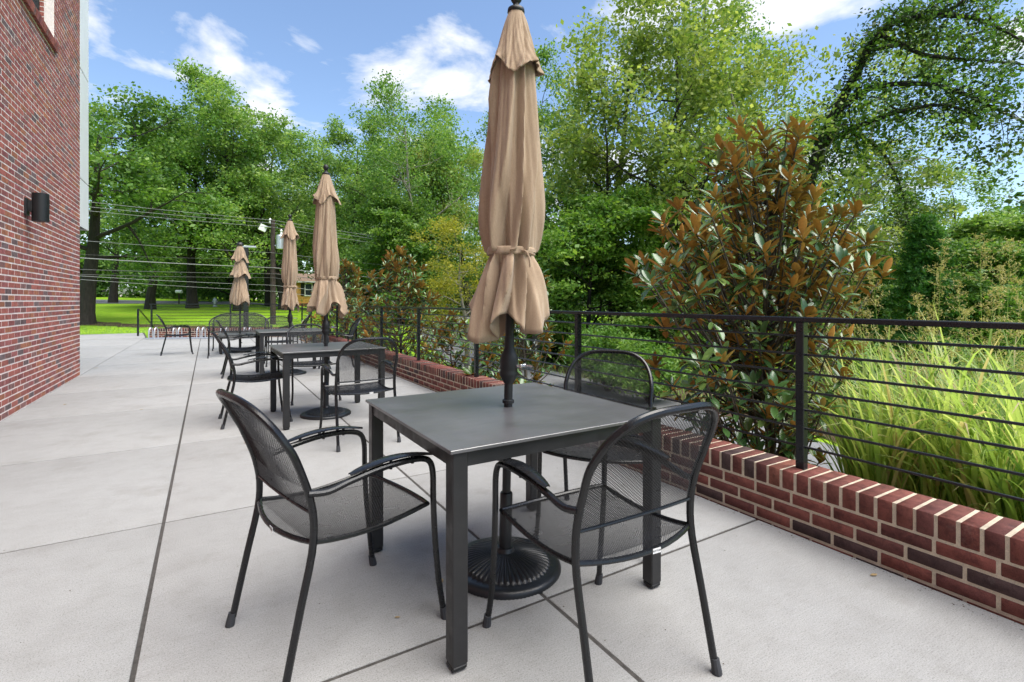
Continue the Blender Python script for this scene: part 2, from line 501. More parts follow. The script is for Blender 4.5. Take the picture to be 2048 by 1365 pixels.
M['lawn'] = mat_ground("lawn_turf", [(0.3, (0.155, 0.29, 0.014)), (0.55, (0.22, 0.38, 0.018)), (0.78, (0.31, 0.41, 0.035))], 0.35, 24, 0.03)
M['mulch'] = mat_ground("bark_mulch", [(0.3, (0.04, 0.026, 0.018)), (0.6, (0.085, 0.056, 0.036)), (0.8, (0.15, 0.105, 0.065))], 2.0, 45, 0.04)
M['dry_ground'] = mat_ground("dry_leaf_litter", [(0.3, (0.10, 0.085, 0.035)), (0.55, (0.19, 0.15, 0.075)), (0.8, (0.16, 0.17, 0.045))], 1.1, 35, 0.04)
M['asphalt'] = mat_ground("pale_asphalt", [(0.3, (0.15, 0.15, 0.155)), (0.7, (0.23, 0.23, 0.235))], 0.8, 60, 0.01, 0.4)
M['wire'] = mat_plain("weathered_cable", (0.20, 0.205, 0.205), 0.6, 0, 0.1, 5)
M['wire_dark'] = mat_plain("dark_cable", (0.06, 0.06, 0.06), 0.6, 0, 0.1, 5)
M['wood_pole'] = mat_bark("creosoted_pole", (0.022, 0.015, 0.012), (0.075, 0.052, 0.042))
M['siding'] = mat_plain("ochre_siding", (0.50, 0.265, 0.07), 0.7, 0, 0.15, 4)
M['roofing'] = mat_plain("brown_shingle", (0.17, 0.115, 0.08), 0.9, 0, 0.35, 6)
M['shutter'] = mat_plain("black_shutter", (0.012, 0.012, 0.013), 0.5)
M['white_trim'] = mat_plain("white_trim", (0.72, 0.72, 0.70), 0.5, 0, 0.05)
M['car_paint'] = mat_plain("silver_white_car_paint", (0.62, 0.66, 0.70), 0.25, 0.1, 0.04, 2)
M['tyre'] = mat_plain("black_tyre", (0.015, 0.015, 0.016), 0.85)
M['sign_black'] = mat_plain("sign_black", (0.02, 0.02, 0.022), 0.5)
M['dead_leaf'] = mat_plain("dry_fallen_leaf", (0.36, 0.26, 0.13), 0.8, 0, 0.35, 60)
M['flower'] = mat_plain("white_flower", (0.80, 0.80, 0.76), 0.6, 0, 0.05)
M['shrub_leaf'] = mat_leaf("shrub_leaf", (0.045, 0.120, 0.018), (0.115, 0.235, 0.034), (0.225, 0.34, 0.065), 0.42)
# ------------------------------------------------------------------ terrain
rng = np.random.default_rng(11)
def ground_z(x, y):
    x = np.asarray(x, dtype=float); y = np.asarray(y, dtype=float)
    side = sstep(2.6, 3.2, x)
    drop = side * (0.38 + 0.75 * sstep(3.4, 7.5, x)) * (1 - sstep(17, 27, y))
    rise = (1.0 * sstep(27, 52, y) + 0.95 * sstep(47, 82, y)) * (1 - 0.78 * sstep(2, 14, x))
    und = 0.05 * np.sin(x * 0.31 + 1.3) * np.cos(y * 0.23) * sstep(21, 30, np.hypot(x, y))
    return -0.10 - drop + rise + und
def coords(fine0, fine1, step, far):
    a = np.arange(fine0, fine1 + 1e-6, step)
    g = [fine1 + 3 * (1.35 ** k - 1) / 0.35 for k in range(1, 40)]
    h = [fine0 - 3 * (1.35 ** k - 1) / 0.35 for k in range(1, 40)]
    return np.array(sorted([q for q in h if q > -far] + list(a) + [q for q in g if q < far]))
gx = coords(-40, 45, 0.9, 700); gy = coords(-8, 75, 0.9, 700)
GX, GY = np.meshgrid(gx, gy, indexing='ij')
GZ = ground_z(GX, GY)
verts = np.stack([GX, GY, GZ], -1).reshape(-1, 3)
ny = len(gy)
ii, jj = np.meshgrid(np.arange(len(gx) - 1), np.arange(ny - 1), indexing='ij')
a = (ii * ny + jj).ravel()
quads = np.stack([a, a + ny, a + ny + 1, a + 1], -1)
lawn = link("lawn", np_mesh("lawn", verts, quads, M['lawn'], smooth=True))
tag(lawn, "mown green lawn running up to the road", "lawn", kind="structure")

def draped(name, path, width, mat, lift, label, cat, nu=8, wob=0.0):
    """a strip lying on the terrain along a path"""
    pts = smooth_path([(p[0], p[1], 0) for p in path], 14)
    vs = []
    for i, p in enumerate(pts):
        t = (pts[min(i + 1, len(pts) - 1)] - pts[max(i - 1, 0)]).normalized()
        nrm = Vector((-t.y, t.x, 0))
        for k in range(nu + 1):
            s = (k / nu - 0.5) * width
            if k in (0, nu): s += wob * math.sin(i * 1.7 + k) + wob * math.sin(i * 0.63 + 2 * k)
            q = p + nrm * s
            vs.append((q.x, q.y, float(ground_z(q.x, q.y)) + lift))
    m = nu + 1
    fs = [(i * m + k, i * m + k + 1, (i + 1) * m + k + 1, (i + 1) * m + k) for i in range(len(pts) - 1) for k in range(nu)]
    fs = [tuple(reversed(f)) for f in fs]
    o = MB().add(vs, fs).build(name, mat)
    return tag(o, label, cat, kind="structure")
r1, r2, r3 = P(-300, 45, 0), P(300, 47, 0), P(700, 50, 0)
draped("road", [P(-900, 42, 0), r1, r2, r3, P(1100, 55, 0), P(1700, 64, 0)], 6.5, M['asphalt'], 0.03, "pale grey road beyond the lawn", "road")
draped("driveway", [(6.6, -6), (7.2, 1), (7.9, 6), (8.7, 11), (9.2, 17), (10.5, 24), (14, 32), (22, 40)], 2.6, M['asphalt'], 0.035, "pale grey drive running below the terrace", "path")
draped("planting_bed", [(4.3, -8), (4.4, 4), (4.45, 12), (4.4, 18)], 3.3, M['dry_ground'], 0.02, "dry leaf littered planting bed outside the railing", "flower bed", wob=0.12)
draped("planting_bed", [(11.2, -4), (11.8, 6), (12.2, 14), (13.5, 22)], 5.2, M['mulch'], 0.018, "brown mulch bank beyond the drive", "flower bed", wob=0.25)
draped("mulch_strip", [P(-60, 26.2, 0), P(150, 26, 0), P(300, 25, 0), P(420, 24.4, 0), P(560, 24, 0)], 1.5, M['mulch'], 0.02, "dark brown mulch strip under the big tree on the lawn", "flower bed", wob=0.15)

# ------------------------------------------------------------------ patio slabs
FAR_L = Vector((-1.72, 20.45, 0)); FAR_R = Vector((2.62, 18.45, 0))
patio = MB().box(-9.0, 2.62, -6.0, 17.9, -0.30, -0.0045).add(
    [(-9, 17.9, -0.0045), (2.62, 17.9, -0.0045), (2.62, 18.5, -0.0045), (-1.72, 20.4, -0.0045), (-2.1, 24.0, -0.0045), (-9, 24.0, -0.0045)],
    [(0, 1, 2, 3, 4, 5)]).build("patio", M['joint'], smooth=False)
tag(patio, "pale grey concrete terrace floor", "patio", kind="structure")
jx = [-1.80, -0.21, 1.19, 2.63]
jy = [-6.0, -3.55, -1.8, -0.05, 1.69, 3.36, 5.14, 6.98, 8.75, 10.5, 12.25, 14.0, 15.75]
def slab(poly, gap=(0, 0)):
    """one poured slab with tooled edges, poly counter-clockwise"""
    n = len(poly)
    c = sum((Vector((p[0], p[1], 0)) for p in poly), Vector()) / n
    mb = MB()
    rings = []
    for (ins, z) in ((0.0, -0.03), (0.0, -0.006), (0.002, -0.0015), (0.006, 0.0)):
        ring = []
        for i in range(n):
            p0, p1, p2 = Vector((*poly[i - 1], 0)), Vector((*poly[i], 0)), Vector((*poly[(i + 1) % n], 0))
            e1, e2 = (p1 - p0).normalized(), (p2 - p1).normalized()
            n1, n2 = Vector((-e1.y, e1.x, 0)), Vector((-e2.y, e2.x, 0))
            d = (n1 + n2).normalized()
            q = p1 + d * (ins / max(0.3, d.dot(n1)))
            ring.append((q.x, q.y, z))
        rings.append(ring)
    vs = [p for r in rings for p in r]
    fs = [(a * n + i, a * n + (i + 1) % n, (a + 1) * n + (i + 1) % n, (a + 1) * n + i) for a in range(3) for i in range(n)]
    fs.append(tuple(3 * n + i for i in range(n)))
    mb.add(vs, fs)
    return mb.build("slab", M['concrete'], patio, smooth=True, angle=25)
def far_y(x): return FAR_L.y + (x - FAR_L.x) * (FAR_R.y - FAR_L.y) / (FAR_R.x - FAR_L.x)
wide, thin = 0.0070, 0.0052
for i in range(3):
    x0, x1 = jx[i] + (wide if i else 0.002), jx[i + 1] - (wide if i < 2 else 0.0)
    for j in range(len(jy) - 1):
        g0 = wide if jy[j] in (1.69,) else thin
        g1 = wide if jy[j + 1] in (1.69,) else thin
        slab([(x0, jy[j] + g0), (x1, jy[j] + g0), (x1, jy[j + 1] - g1), (x0, jy[j + 1] - g1)])
    slab([(x0, jy[-1] + thin), (x1, jy[-1] + thin), (x1, far_y(x1) - 0.01), (x0, far_y(x0) - 0.01)])
for (y0, y1) in ((10.74, 14.0), (14.0, 17.5), (17.5, 20.8)):
    for (x0, x1) in ((-5.2, -1.8), (-9.0, -5.2)):
        slab([(x0 + thin, y0 + thin), (x1 - thin, y0 + thin), (x1 - thin, y1 - thin), (x0 + thin, y1 - thin)])
slab([(-5.2, 20.8), (-1.8, 20.8), (-2.15, 23.9), (-5.2, 23.6)]); slab([(-9, 20.8), (-5.205, 20.8), (-5.205, 23.6), (-9, 23.2)])

# ------------------------------------------------------------------ bricks
def tone_red(r, pal):
    x = r.random()
    acc = 0
    for w, c in pal:
        acc += w
        if x < acc: break
    k = r.uniform(0.82, 1.18)
    return (c[0] * k * r.uniform(0.94, 1.06), c[1] * k, c[2] * k, 1.0)
PAL_WALL = [(0.52, (0.335, 0.110, 0.090)), (0.18, (0.295, 0.098, 0.096)), (0.13, (0.36, 0.140, 0.082)), (0.11, (0.245, 0.122, 0.115)), (0.06, (0.155, 0.108, 0.112))]
PAL_KERB = [(0.48, (0.175, 0.057, 0.045)), (0.24, (0.130, 0.046, 0.040)), (0.12, (0.215, 0.080, 0.055)), (0.16, (0.068, 0.040, 0.039))]
def area_seen(c, w, h):
    q = project(c)
    if q is None or q[0] < -25 or q[0] > 2073 or q[1] < -25 or q[1] > 1390: return 0.0
    return w * h / q[2] ** 2

def lay(parent, bricks, mat, keep=300, chamfer=0.0):
    """bricks: (matrix, dims, tone, score). The ones that show largest are objects, the rest one joined part"""
    order = sorted(range(len(bricks)), key=lambda i: -bricks[i][3])
    top = set(i for i in order[:keep] if bricks[i][3] > 0)
    rest = MB()
    for i, (T, d, tone, sc) in enumerate(bricks):
        if i in top:
            mb = MB().box(-d[0] / 2, d[0] / 2, -d[1] / 2, d[1] / 2, -d[2] / 2, d[2] / 2, None, tone, chamfer)
            o = mb.build("brick", mat, parent, smooth=chamfer > 0, angle=60)
            o.matrix_local = T
        else:
            rest.box(-d[0] / 2, d[0] / 2, -d[1] / 2, d[1] / 2, -d[2] / 2, d[2] / 2, T, tone, 0.0)
    if rest.v:
        o = rest.build("brickwork", mat, parent, smooth=False)
        tag(o, kind="stuff")

rb = random.Random(5)
WX, WEND, WTOP = -1.80, 10.73, 8.2
building = thing("brick_building", "tall red brick building with a window and white cladding past its corner", "building", (WX, WEND, 0))
BL = Vector((WX, WEND, 0))
win_y0, win_y1, win_z0, win_z1 = 7.35, 9.12, 4.74, 6.85
# mortar backing as wall panels around the window opening
wm = MB()
def wbox(y0, y1, z0, z1, x0=-4.6, x1=-0.0026): wm.box(x0, x1, y0 - BL.y, y1 - BL.y, z0, z1)
wbox(-6, win_y0, -0.3, WTOP); wbox(win_y1, WEND - 0.003, -0.3, WTOP); wbox(win_y0, win_y1, -0.3, win_z0 - 0.1); wbox(win_y0, win_y1, win_z1, WTOP)
wm.build("wall", M['mortar_wall'], building, smooth=False)
ch, cl, jt = 0.0677, 0.2032, 0.0118
bricks = []
nc = int(WTOP / ch)
for k in range(nc):
    z = k * ch + ch / 2 + 0.004
    off = 0.5 if k % 2 else 0.0
    for q in range(int(17.0 / cl)):
        y1 = WEND - (q + off) * cl
        y0 = y1 - cl
        if q == 0 and off:   # header at the corner
            yy1, yy0 = WEND, WEND - cl * 0.5
            bricks.append((Matrix.Translation((-0.045, (yy0 + yy1) / 2 - BL.y, z)), (0.09 + 0.002 * rb.uniform(-1, 1), yy1 - yy0 - jt, ch - 0.0150), tone_red(rb, PAL_WALL), area_seen((WX, yy0, z), 0.1, 0.057)))
        segs = [(y0, y1)]
        if z > win_z0 - 0.1 and z < win_z1:
            if y1 <= win_y0 or y0 >= win_y1: pass
            else:
                segs = []
                if y0 < win_y0 - 0.03: segs.append((y0, win_y0))
                if y1 > win_y1 + 0.03: segs.append((win_y1, y1))
        for (p0, p1) in segs:
            c = (WX, (p0 + p1) / 2, z)
            t = Matrix.Translation((-0.045 + rb.uniform(-0.0012, 0.0012), c[1] - BL.y, z)) @ Matrix.Rotation(rb.uniform(-0.006, 0.006), 4, 'X')
            bricks.append((t, (0.09, p1 - p0 - 0.0165, ch - 0.0155), tone_red(rb, PAL_WALL), area_seen(c, 0.2, 0.057) * 0.7))
# jamb returns of the window and its sloping sill of bricks on edge
for k in range(int((win_z1 - win_z0) / ch)):
    z = (int((win_z0 - 0.1) / ch) + 2 + k) * ch + ch / 2 + 0.004
    bricks.append((Matrix.Translation((-0.155, win_y1 + 0.044 - BL.y, z)), (0.10, 0.092, ch - jt), tone_red(rb, PAL_WALL), 0))
lay(building, bricks, M['brick'])
sill = MB()
nb = int((win_y1 - win_y0 + 0.1) / 0.0677)
sill_parent = sill.box(-0.20, 0.035, win_y0 - 0.05 - BL.y, win_y1 + 0.045 - BL.y, win_z0 - 0.098, win_z0 - 0.012).build("window_sill", M['mortar_wall'], building, smooth=False)
for k in range(nb):
    y = win_y0 - 0.045 + k * 0.0677 + 0.034
    T = Matrix.Translation((-0.075, y - BL.y, win_z0 - 0.052)) @ Matrix.Rotation(math.radians(9), 4, 'Y')
    b_ = MB().box(-0.115, 0.125, -0.029, 0.029, -0.046, 0.046, None, tone_red(rb, PAL_WALL)).build("brick", M['brick'], sill_parent, smooth=False)
    b_.matrix_local = T
fr = MB()
fx0, fx1 = -0.22, -0.15
for (y0, y1, z0, z1) in ((win_y1 - 0.055, win_y1, win_z0, win_z1), (win_y0, win_y0 + 0.055, win_z0, win_z1), (win_y0 + 0.055, win_y1 - 0.055, win_z0 - 0.01, win_z0 + 0.05), (win_y0 + 0.055, win_y1 - 0.055, win_z1 - 0.055, win_z1), (8.2, 8.25, win_z0 + 0.05, win_z1 - 0.055)):
    fr.box(fx0, fx1, y0 - BL.y, y1 - BL.y, z0, z1)
window = fr.build("window", M['black'], building, smooth=False)
for (y0, y1) in ((win_y0 + 0.055, 8.2), (8.25, win_y1 - 0.055)):
    MB().box(-0.195, -0.185, y0 - BL.y, y1 - BL.y, win_z0 + 0.05, win_z1 - 0.055).build("pane", M['glass_sky'], window, smooth=False)
# white metal cladding that overhangs past the corner
zb = 2.46
clad = MB().box(-3.6, -0.012, 0.006, 0.69, zb + 0.03, WTOP + 0.3).build("cladding_core", M['soffit'], building, smooth=False)
for (z0, z1) in ((zb, 3.245), (3.26, 5.06), (5.075, 6.90), (6.915, WTOP + 0.3)):
    MB().box(-0.008, 0.0, 0.01, 0.70, z0, z1, None, None, 0.002).build("cladding_panel", M['white_paint'], building)
    MB().box(-3.6, -0.012, 0.694, 0.702, z0, z1, None, None, 0.002).build("cladding_panel", M['white_paint'], building)
MB().box(-4.6, -0.03, -16.5, -0.03, WTOP, WTOP + 0.12).build("roof_coping", M['soffit'], building, smooth=False)

# cylinder wall light
lamp = thing("wall_light", "black cylinder wall light on the brick wall", "wall light", (WX, 7.86, 2.31))
MB().box(-0.02, 0.022, -0.06, 0.06, -0.10, 0.10, None, None, 0.004).build("back_plate", M['black'], lamp)
MB().box(0.022, 0.07, -0.045, 0.045, -0.05, 0.075, None, None, 0.003).build("arm", M['black'], lamp)
MB().lathe([(0.066, -0.16), (0.078, -0.16), (0.078, 0.165), (0.068, 0.165), (0.066, 0.150), (0.0, 0.148)][::1], 28, (0.128, 0, 0)).build("cylinder_shade", M['black'], lamp, angle=40)

# ------------------------------------------------------------------ brick kerbs and railing
KX0, KX1, KH = 2.635, 2.865, 0.315
def kerb(name, label, A, B, seed, keep):
    A, B = Vector(A), Vector(B)
    L = (B - A).length
    d = (B - A).normalized()
    R = Matrix(((-d.y * -1, d.x, 0, A.x), (d.x * -1, d.y, 0, A.y), (0, 0, 1, 0), (0, 0, 0, 1)))
    # local: x outward from the terrace, y along, z up
    o = thing(name, label, "wall", (A.x, A.y, 0))
    Rl = R.copy(); Rl.translation = (0, 0, 0)
    r = random.Random(seed)
    MB().box(0.0032, 0.2240, 0.0, L, -0.6, KH - 0.0025, Rl).build("mortar_core", M['mortar_kerb'], o, smooth=False)
    bl = []
    W = 0.227
    n = int(L / 0.0745)
    step = L / n
    rh = 0.098
    for k in range(n):
        y = (k + 0.5) * step
        T = Rl @ Matrix.Translation((W / 2 + r.uniform(-0.002, 0.002), y, KH - rh / 2 + r.uniform(-0.0015, 0.0015))) @ Matrix.Rotation(r.uniform(-0.012, 0.012), 4, 'Z')
        wp = R @ Vector((0.1, y, 0.28))
        bl.append((T, (W, step - 0.0135, rh), tone_red(r, PAL_KERB), area_seen(wp, step, 0.2)))
    z = KH - rh - 0.011
    row = 0
    while z > -0.45:
        off = 0.5 if row % 2 else 0.0
        for k in range(int(L / cl) + 2):
            y0, y1 = (k - off) * cl, (k - off + 1) * cl
            y0, y1 = max(0.0, y0), min(L, y1)
            if y1 - y0 < 0.03: continue
            for side in (0, 1):
                T = Rl @ Matrix.Translation(((0.0468 if side == 0 else W - 0.0468) + r.uniform(-0.0012, 0.0012), (y0 + y1) / 2, z - (ch - jt) / 2)) @ Matrix.Rotation(r.uniform(-0.006, 0.006), 4, 'X')
                wp = R @ Vector((0, (y0 + y1) / 2, z))
                bl.append((T, (0.094, y1 - y0 - 0.014, ch - 0.0135), tone_red(r, PAL_KERB), area_seen(wp, cl, 0.057) * 0.8 if side == 0 and z > 0.03 else 0))
        z -= ch
        row += 1
    lay(o, bl, M['brick'], keep, 0.0032)
    return o
kerb("brick_kerb_wall", "low brick kerb wall with bricks on edge beneath the long railing", (KX0, -5.0, 0), (KX0, 18.4, 0), 3, 300)
kerb("brick_kerb_wall", "low brick kerb wall at the far end behind the bike rack", (2.56, 18.48, 0), (-1.70, 20.45, 0), 4, 120)

def railing(name, label, pts, start, end):
    """pts: post positions on the kerb. parts: posts, top rail lengths and seven bars per bay"""
    o = thing(name, label, "railing", (pts[0][0], pts[0][1], 0))
    O = Vector((pts[0][0], pts[0][1], 0))
    def rotz(d): return Matrix.Rotation(math.atan2(d.y, d.x), 4, 'Z')
    P_ = [Vector((p[0], p[1], 0)) - O for p in pts]
    for i, p in enumerate(P_):
        d = (P_[min(i + 1, len(P_) - 1)] - P_[max(i - 1, 0)])
        mb = MB().box(-0.022, 0.022, -0.0225, 0.0225, KH - 0.02, 1.108, Matrix.Translation(p) @ rotz(d), None, 0.003)
        mb.build("post", M['rail'], o)
    A, B = Vector((*start, 0)) - O, Vector((*end, 0)) - O
    d = B - A
    MB().box(0, d.length, -0.024, 0.024, 1.108, 1.135, Matrix.Translation(A) @ rotz(d), None, 0.004).build("top_rail", M['rail'], o)
    stops = [A] + [p for p in P_ if (p - A).length > 0.05 and (p - B).length > 0.05] + [B]
    for i in range(len(stops) - 1):
        e = (stops[i + 1] - stops[i]).normalized()
        for k in range(7):
            z = 1.032 - k * 0.0995
            a, b = stops[i] + e * 0.018, stops[i + 1] - e * 0.018
            MB().tube([(a.x, a.y, z), (b.x, b.y, z)], 0.0068, 8, False).build("bar", M['rail'], o)
    return o
PXR = 2.75
post_y = [-4.2, -2.3, -0.4, 1.51, 3.43, 5.36, 7.29, 9.20, 11.08, 12.95, 14.80, 16.62, 18.40]
railing("railing", "long black metal railing with seven bars on the brick kerb", [(PXR, y) for y in post_y], (PXR, -5.0), (PXR, 18.40))
fa, fb = Vector((-1.66, 20.55)), Vector((2.66, 18.56))
fp = [fa + (fb - fa) * t for t in (0.012, 0.535)]
railing("railing", "short black metal railing across the far end of the terrace", [(p.x, p.y) for p in fp], (fa.x, fa.y), (fb.x, fb.y))
# ------------------------------------------------------------------ chairs and benches
def back_profile(z):
    """how far the backrest leans at height z"""
    zs = [0.0, 0.2, 0.42, 0.52, 0.62, 0.74, 0.83, 0.88, 0.925]
    ys = [-0.305, -0.262, -0.212, -0.206, -0.222, -0.268, -0.315, -0.343, -0.368]
    return float(np.interp(z, zs, ys))
def arch(half, x):
    """height of the arched back tube at lateral x"""
    z0, z1 = 0.67, 0.912
    t = min(1.0, abs(x) / half)
    return z0 + (z1 - z0) * (1 - t ** 3.3) ** (1 / 2.7)
TR = 0.0125
def lattice(mat, name, parent, inside, surf, x0, x1, y0, y1, px, py, r):
    """expanded metal: crossing strands on a curved sheet"""
    nodes = {}
    ni, nj = int((x1 - x0) / (px / 2)) + 1, int((y1 - y0) / (py / 2)) + 1
    pos = []
    for i in range(ni + 1):
        for j in range(nj + 1):
            if (i + j) % 2: continue
            a, b = x0 + i * px / 2, y0 + j * py / 2
            if inside(a, b):
                nodes[(i, j)] = len(pos); pos.append(surf(a, b))
    E = []
    for (i, j), k in nodes.items():
        for di in (-1, 1):
            q = nodes.get((i + di, j + 1))
            if q is not None: E.append((k, q))
    pos = np.array([tuple(p) for p in pos]); E = np.array(E)
    A, B = pos[E[:, 0]], pos[E[:, 1]]
    t = B - A; t /= np.linalg.norm(t, axis=1, keepdims=True)
    ref = np.tile(np.array([[0.03, 0.83, 0.55]]), (len(t), 1))
    n1 = np.cross(t, ref); n1 /= np.linalg.norm(n1, axis=1, keepdims=True)
    n2 = np.cross(t, n1)
    offs = [n1 * r, -n1 * r * 0.5 + n2 * r * 0.87, -n1 * r * 0.5 - n2 * r * 0.87]
    V = np.stack([A + o for o in offs] + [B + o for o in offs], 1).reshape(-1, 3)
    base = np.arange(len(E))[:, None] * 6
    Q = np.concatenate([base + np.array([[0, 1, 4, 3]]), base + np.array([[1, 2, 5, 4]]), base + np.array([[2, 0, 3, 5]])], 0)
    return link(name, np_mesh(name, V, Q, mat), parent)
def make_chair(name, label, cat, w=0.252, badge=False, px=0.0112, py=0.0084, sr=0.00098):
    t = thing(name, label, cat)
    half = w
    # rear legs and arched back: one bent tube
    side = [(half - 0.004, back_profile(z), z) for z in (0.03, 0.14, 0.27, 0.42, 0.52, 0.60, 0.66)]
    side = [(p[0] + 0.008 * (1 - p[2] / 0.66), p[1], p[2]) for p in side]
    ang = []
    for k in range(1, 16):
        q = PI / 2 * k / 15
        x = half * math.cos(q) ** (2 / 3.3)
        z = arch(half, x)
        ang.append((x, back_profile(z) - 0.028 * (1 - (x / half) ** 2) * min(1, (z - 0.5) / 0.3), z))
    rhs = side + ang
    path = rhs + [(-p[0], p[1], p[2]) for p in reversed(rhs[:-1])]
    MB().tube(smooth_path(path, 3), TR, 10).build("back_frame", M['charcoal'], t)
    # backrest mesh
    zb = 0.545
    def bs(x, z):
        return (x, back_profile(z) - 0.030 * (1 - (x / half) ** 2) * min(1, (z - 0.45) / 0.3), z)
    def bi(x, z): return abs(x) < half - 0.002 and z < arch(half, x) - 0.002 and z > zb + 0.004 * 0
    bm_ = lattice(M['charcoal_mesh'], "backrest", t, bi, bs, -half, half, zb, 0.915, px, py, sr)
    n = 14
    low = [bs(half * (2 * k / n - 1) * 0.985, zb) for k in range(n + 1)]
    MB().tube(low, 0.006, 8).build("back_rail", M['charcoal'], t)
    # seat
    yf, yr, sz = 0.235, -0.205, 0.446
    sw = half - 0.006
    def seat_z(x, y):
        s = (y - yr) / (yf - yr)
        return sz - 0.022 * math.sin(PI * min(1, max(0, s)) ** 0.9) - 0.010 * (1 - (x / sw) ** 2) + 0.004
    def front(x): return yf + 0.030 * (1 - (x / sw) ** 2)
    def rear(x): return yr - 0.045 * (1 - (x / sw) ** 2)
    lattice(M['charcoal_mesh'], "seat", t, lambda x, y: abs(x) < sw and rear(x) < y < front(x), lambda x, y: (x, y, seat_z(x, y)), -sw, sw, yr - 0.05, yf + 0.035, px, py, sr)
    ring = [(x, rear(x), seat_z(x, rear(x))) for x in np.linspace(-sw, sw, 11)]
    ring += [(sw, y, seat_z(sw, y)) for y in np.linspace(yr, yf, 9)[1:-1]]
    ring += [(x, front(x), seat_z(x, front(x))) for x in np.linspace(sw, -sw, 11)]
    ring += [(-sw, y, seat_z(-sw, y)) for y in np.linspace(yf, yr, 9)[1:]]
    MB().tube(ring, 0.0088, 8).build("seat_frame", M['charcoal'], t)
    # front legs run on as arms
    for s in (-1, 1):
        xo = half + 0.012
        ctrl = [(s * (xo + 0.008), 0.290, 0.03), (s * xo, 0.272, 0.16), (s * xo, 0.255, 0.33), (s * xo, 0.248, 0.47), (s * xo, 0.246, 0.565), (s * xo, 0.232, 0.613), (s * (xo + 0.003), 0.195, 0.634),
                (s * (xo + 0.008), 0.12, 0.643), (s * (xo + 0.008), 0.02, 0.640), (s * (xo + 0.006), -0.09, 0.624), (s * (xo + 0.002), -0.165, 0.608), (s * (half + 0.002), -0.224, 0.612)]
        arm = MB().tube(smooth_path(ctrl, 5), 0.0115, 10).build("front_leg", M['charcoal'], t)
        # leaf shaped arm pad on studs
        pad = MB()
        vs, fs = [], []
        N = 16
        cz = lambda y: 0.660 + 0.012 * math.sin((y + 0.09) / 0.33 * PI) - 0.012 * ((y - 0.06) / 0.17) ** 2
        for k in range(N + 1):
            f = k / N
            y = -0.095 + 0.335 * f
            hw = 0.0245 * (math.sin(PI * min(1, max(0.0, f * 0.96 + 0.03))) ** 0.38)
            for (lx, dz) in ((-1, -0.002), (-0.6, 0.0005), (0, 0.0015), (0.6, 0.0005), (1, -0.002)):
                vs.append((s * (xo + 0.008) + lx * hw, y, cz(y) + dz))
        m5 = 5
        top = len(vs)
        vs += [(v[0], v[1], v[2] - 0.0042) for v in vs]
        for k in range(N):
            for c in range(4):
                q = k * m5 + c
                fs.append((q, q + 1, q + m5 + 1, q + m5)); fs.append((top + q, top + q + m5, top + q + m5 + 1, top + q + 1))
            for c in (0, 4):
                q = k * m5 + c
                fs.append((q, q + m5, top + q + m5, top + q) if c == 0 else (q, top + q, top + q + m5, q + m5))
        for c in range(4):
            fs.append((c, top + c, top + c + 1, c + 1)); q = N * m5 + c; fs.append((q, q + 1, top + q + 1, top + q))
        po = pad.add(vs, fs).build("arm_pad", M['charcoal'], t)
        for y in (-0.04, 0.06, 0.15): MB().tube([(s * (xo + 0.008), y, 0.628), (s * (xo + 0.008), y, cz(y) - 0.003)], 0.006, 6).build("stud", M['charcoal'], po)
        for (x, y, lean) in ((s * (xo + 0.010), 0.293, 1), (s * (half + 0.004), -0.305, -1)):
            f = MB().tube([(x, y + 0.004 * lean, 0.0), (x, y + 0.002 * lean, 0.012), (x, y - 0.004 * lean, 0.04), (x, y - 0.005 * lean, 0.046)], [0.0165, 0.0165, 0.0142, 0.0142], 10)
            f.build("foot_cap", M['rubber'], t)
    if badge:
        q = rear(0.03)
        b = MB().box(-0.016, 0.016, -0.0012, 0.0, -0.0078, 0.0078).build("label_plate", M['label'], t, smooth=False)
        b.location = (0.03, q - 0.0092, seat_z(0.03, q) + 0.0005); b.rotation_euler = (0, 0, -0.07)
        cu = bpy.data.curves.new("lettering", 'FONT'); cu.body = "KETTLER"; cu.size = 0.0078; cu.align_x = 'CENTER'; cu.align_y = 'CENTER'; cu.extrude = 0.0002
        tmp = bpy.data.objects.new("lettering_curve", cu)
        COL.objects.link(tmp)
        dg = bpy.context.evaluated_depsgraph_get()
        me = bpy.data.meshes.new_from_object(tmp.evaluated_get(dg))
        bpy.data.objects.remove(tmp)
        me.materials.clear(); me.materials.append(M['label_ink'])
        l = link("lettering", me, b)
        l.rotation_euler = (PI / 2, 0, 0); l.location = (0, -0.0016, 0)
    return t
CH_GROUP = "black mesh armchairs"
chair = make_chair("mesh_armchair", "", "chair", badge=True)
def face(dx, dy): return math.atan2(dy, dx) - PI / 2
seats = [
    ((1.170, 1.365), face(0.0, 1.0), "black mesh armchair with a small white label, back towards us at the nearest table"),
    ((0.430, 1.985), face(0.972, 0.233), "black mesh armchair seen from the side, left of the nearest table"),
    ((1.810, 2.070), face(-0.776, -0.63), "black mesh armchair facing us between the nearest table and the railing"),
    ((1.150, 4.520), face(-0.03, 1.0), "black mesh armchair with its back to us at the second table"),
    ((0.420, 5.780), face(1.0, 0.02), "black mesh armchair side-on at the left of the second table"),
    ((1.110, 6.660), face(0.02, -1.0), "black mesh armchair facing us across the second table"),
    ((0.500, 9.400), face(1.0, 0.0), "black mesh armchair side-on at the left of the third table"),
    ((1.980, 9.250), face(-1.0, 0.10), "black mesh armchair by the railing, turned to the third table"),
    ((1.200, 10.600), face(0.0, -1.0), "black mesh armchair facing us behind the third table"),
    ((1.640, 12.350), face(-0.95, 0.3), "black mesh armchair turned side-on beyond the third table, right of the benches"),
    ((-0.610, 13.950), face(1.0, 0.06), "lone black mesh armchair standing out on the open concrete by the bike rack"),
]
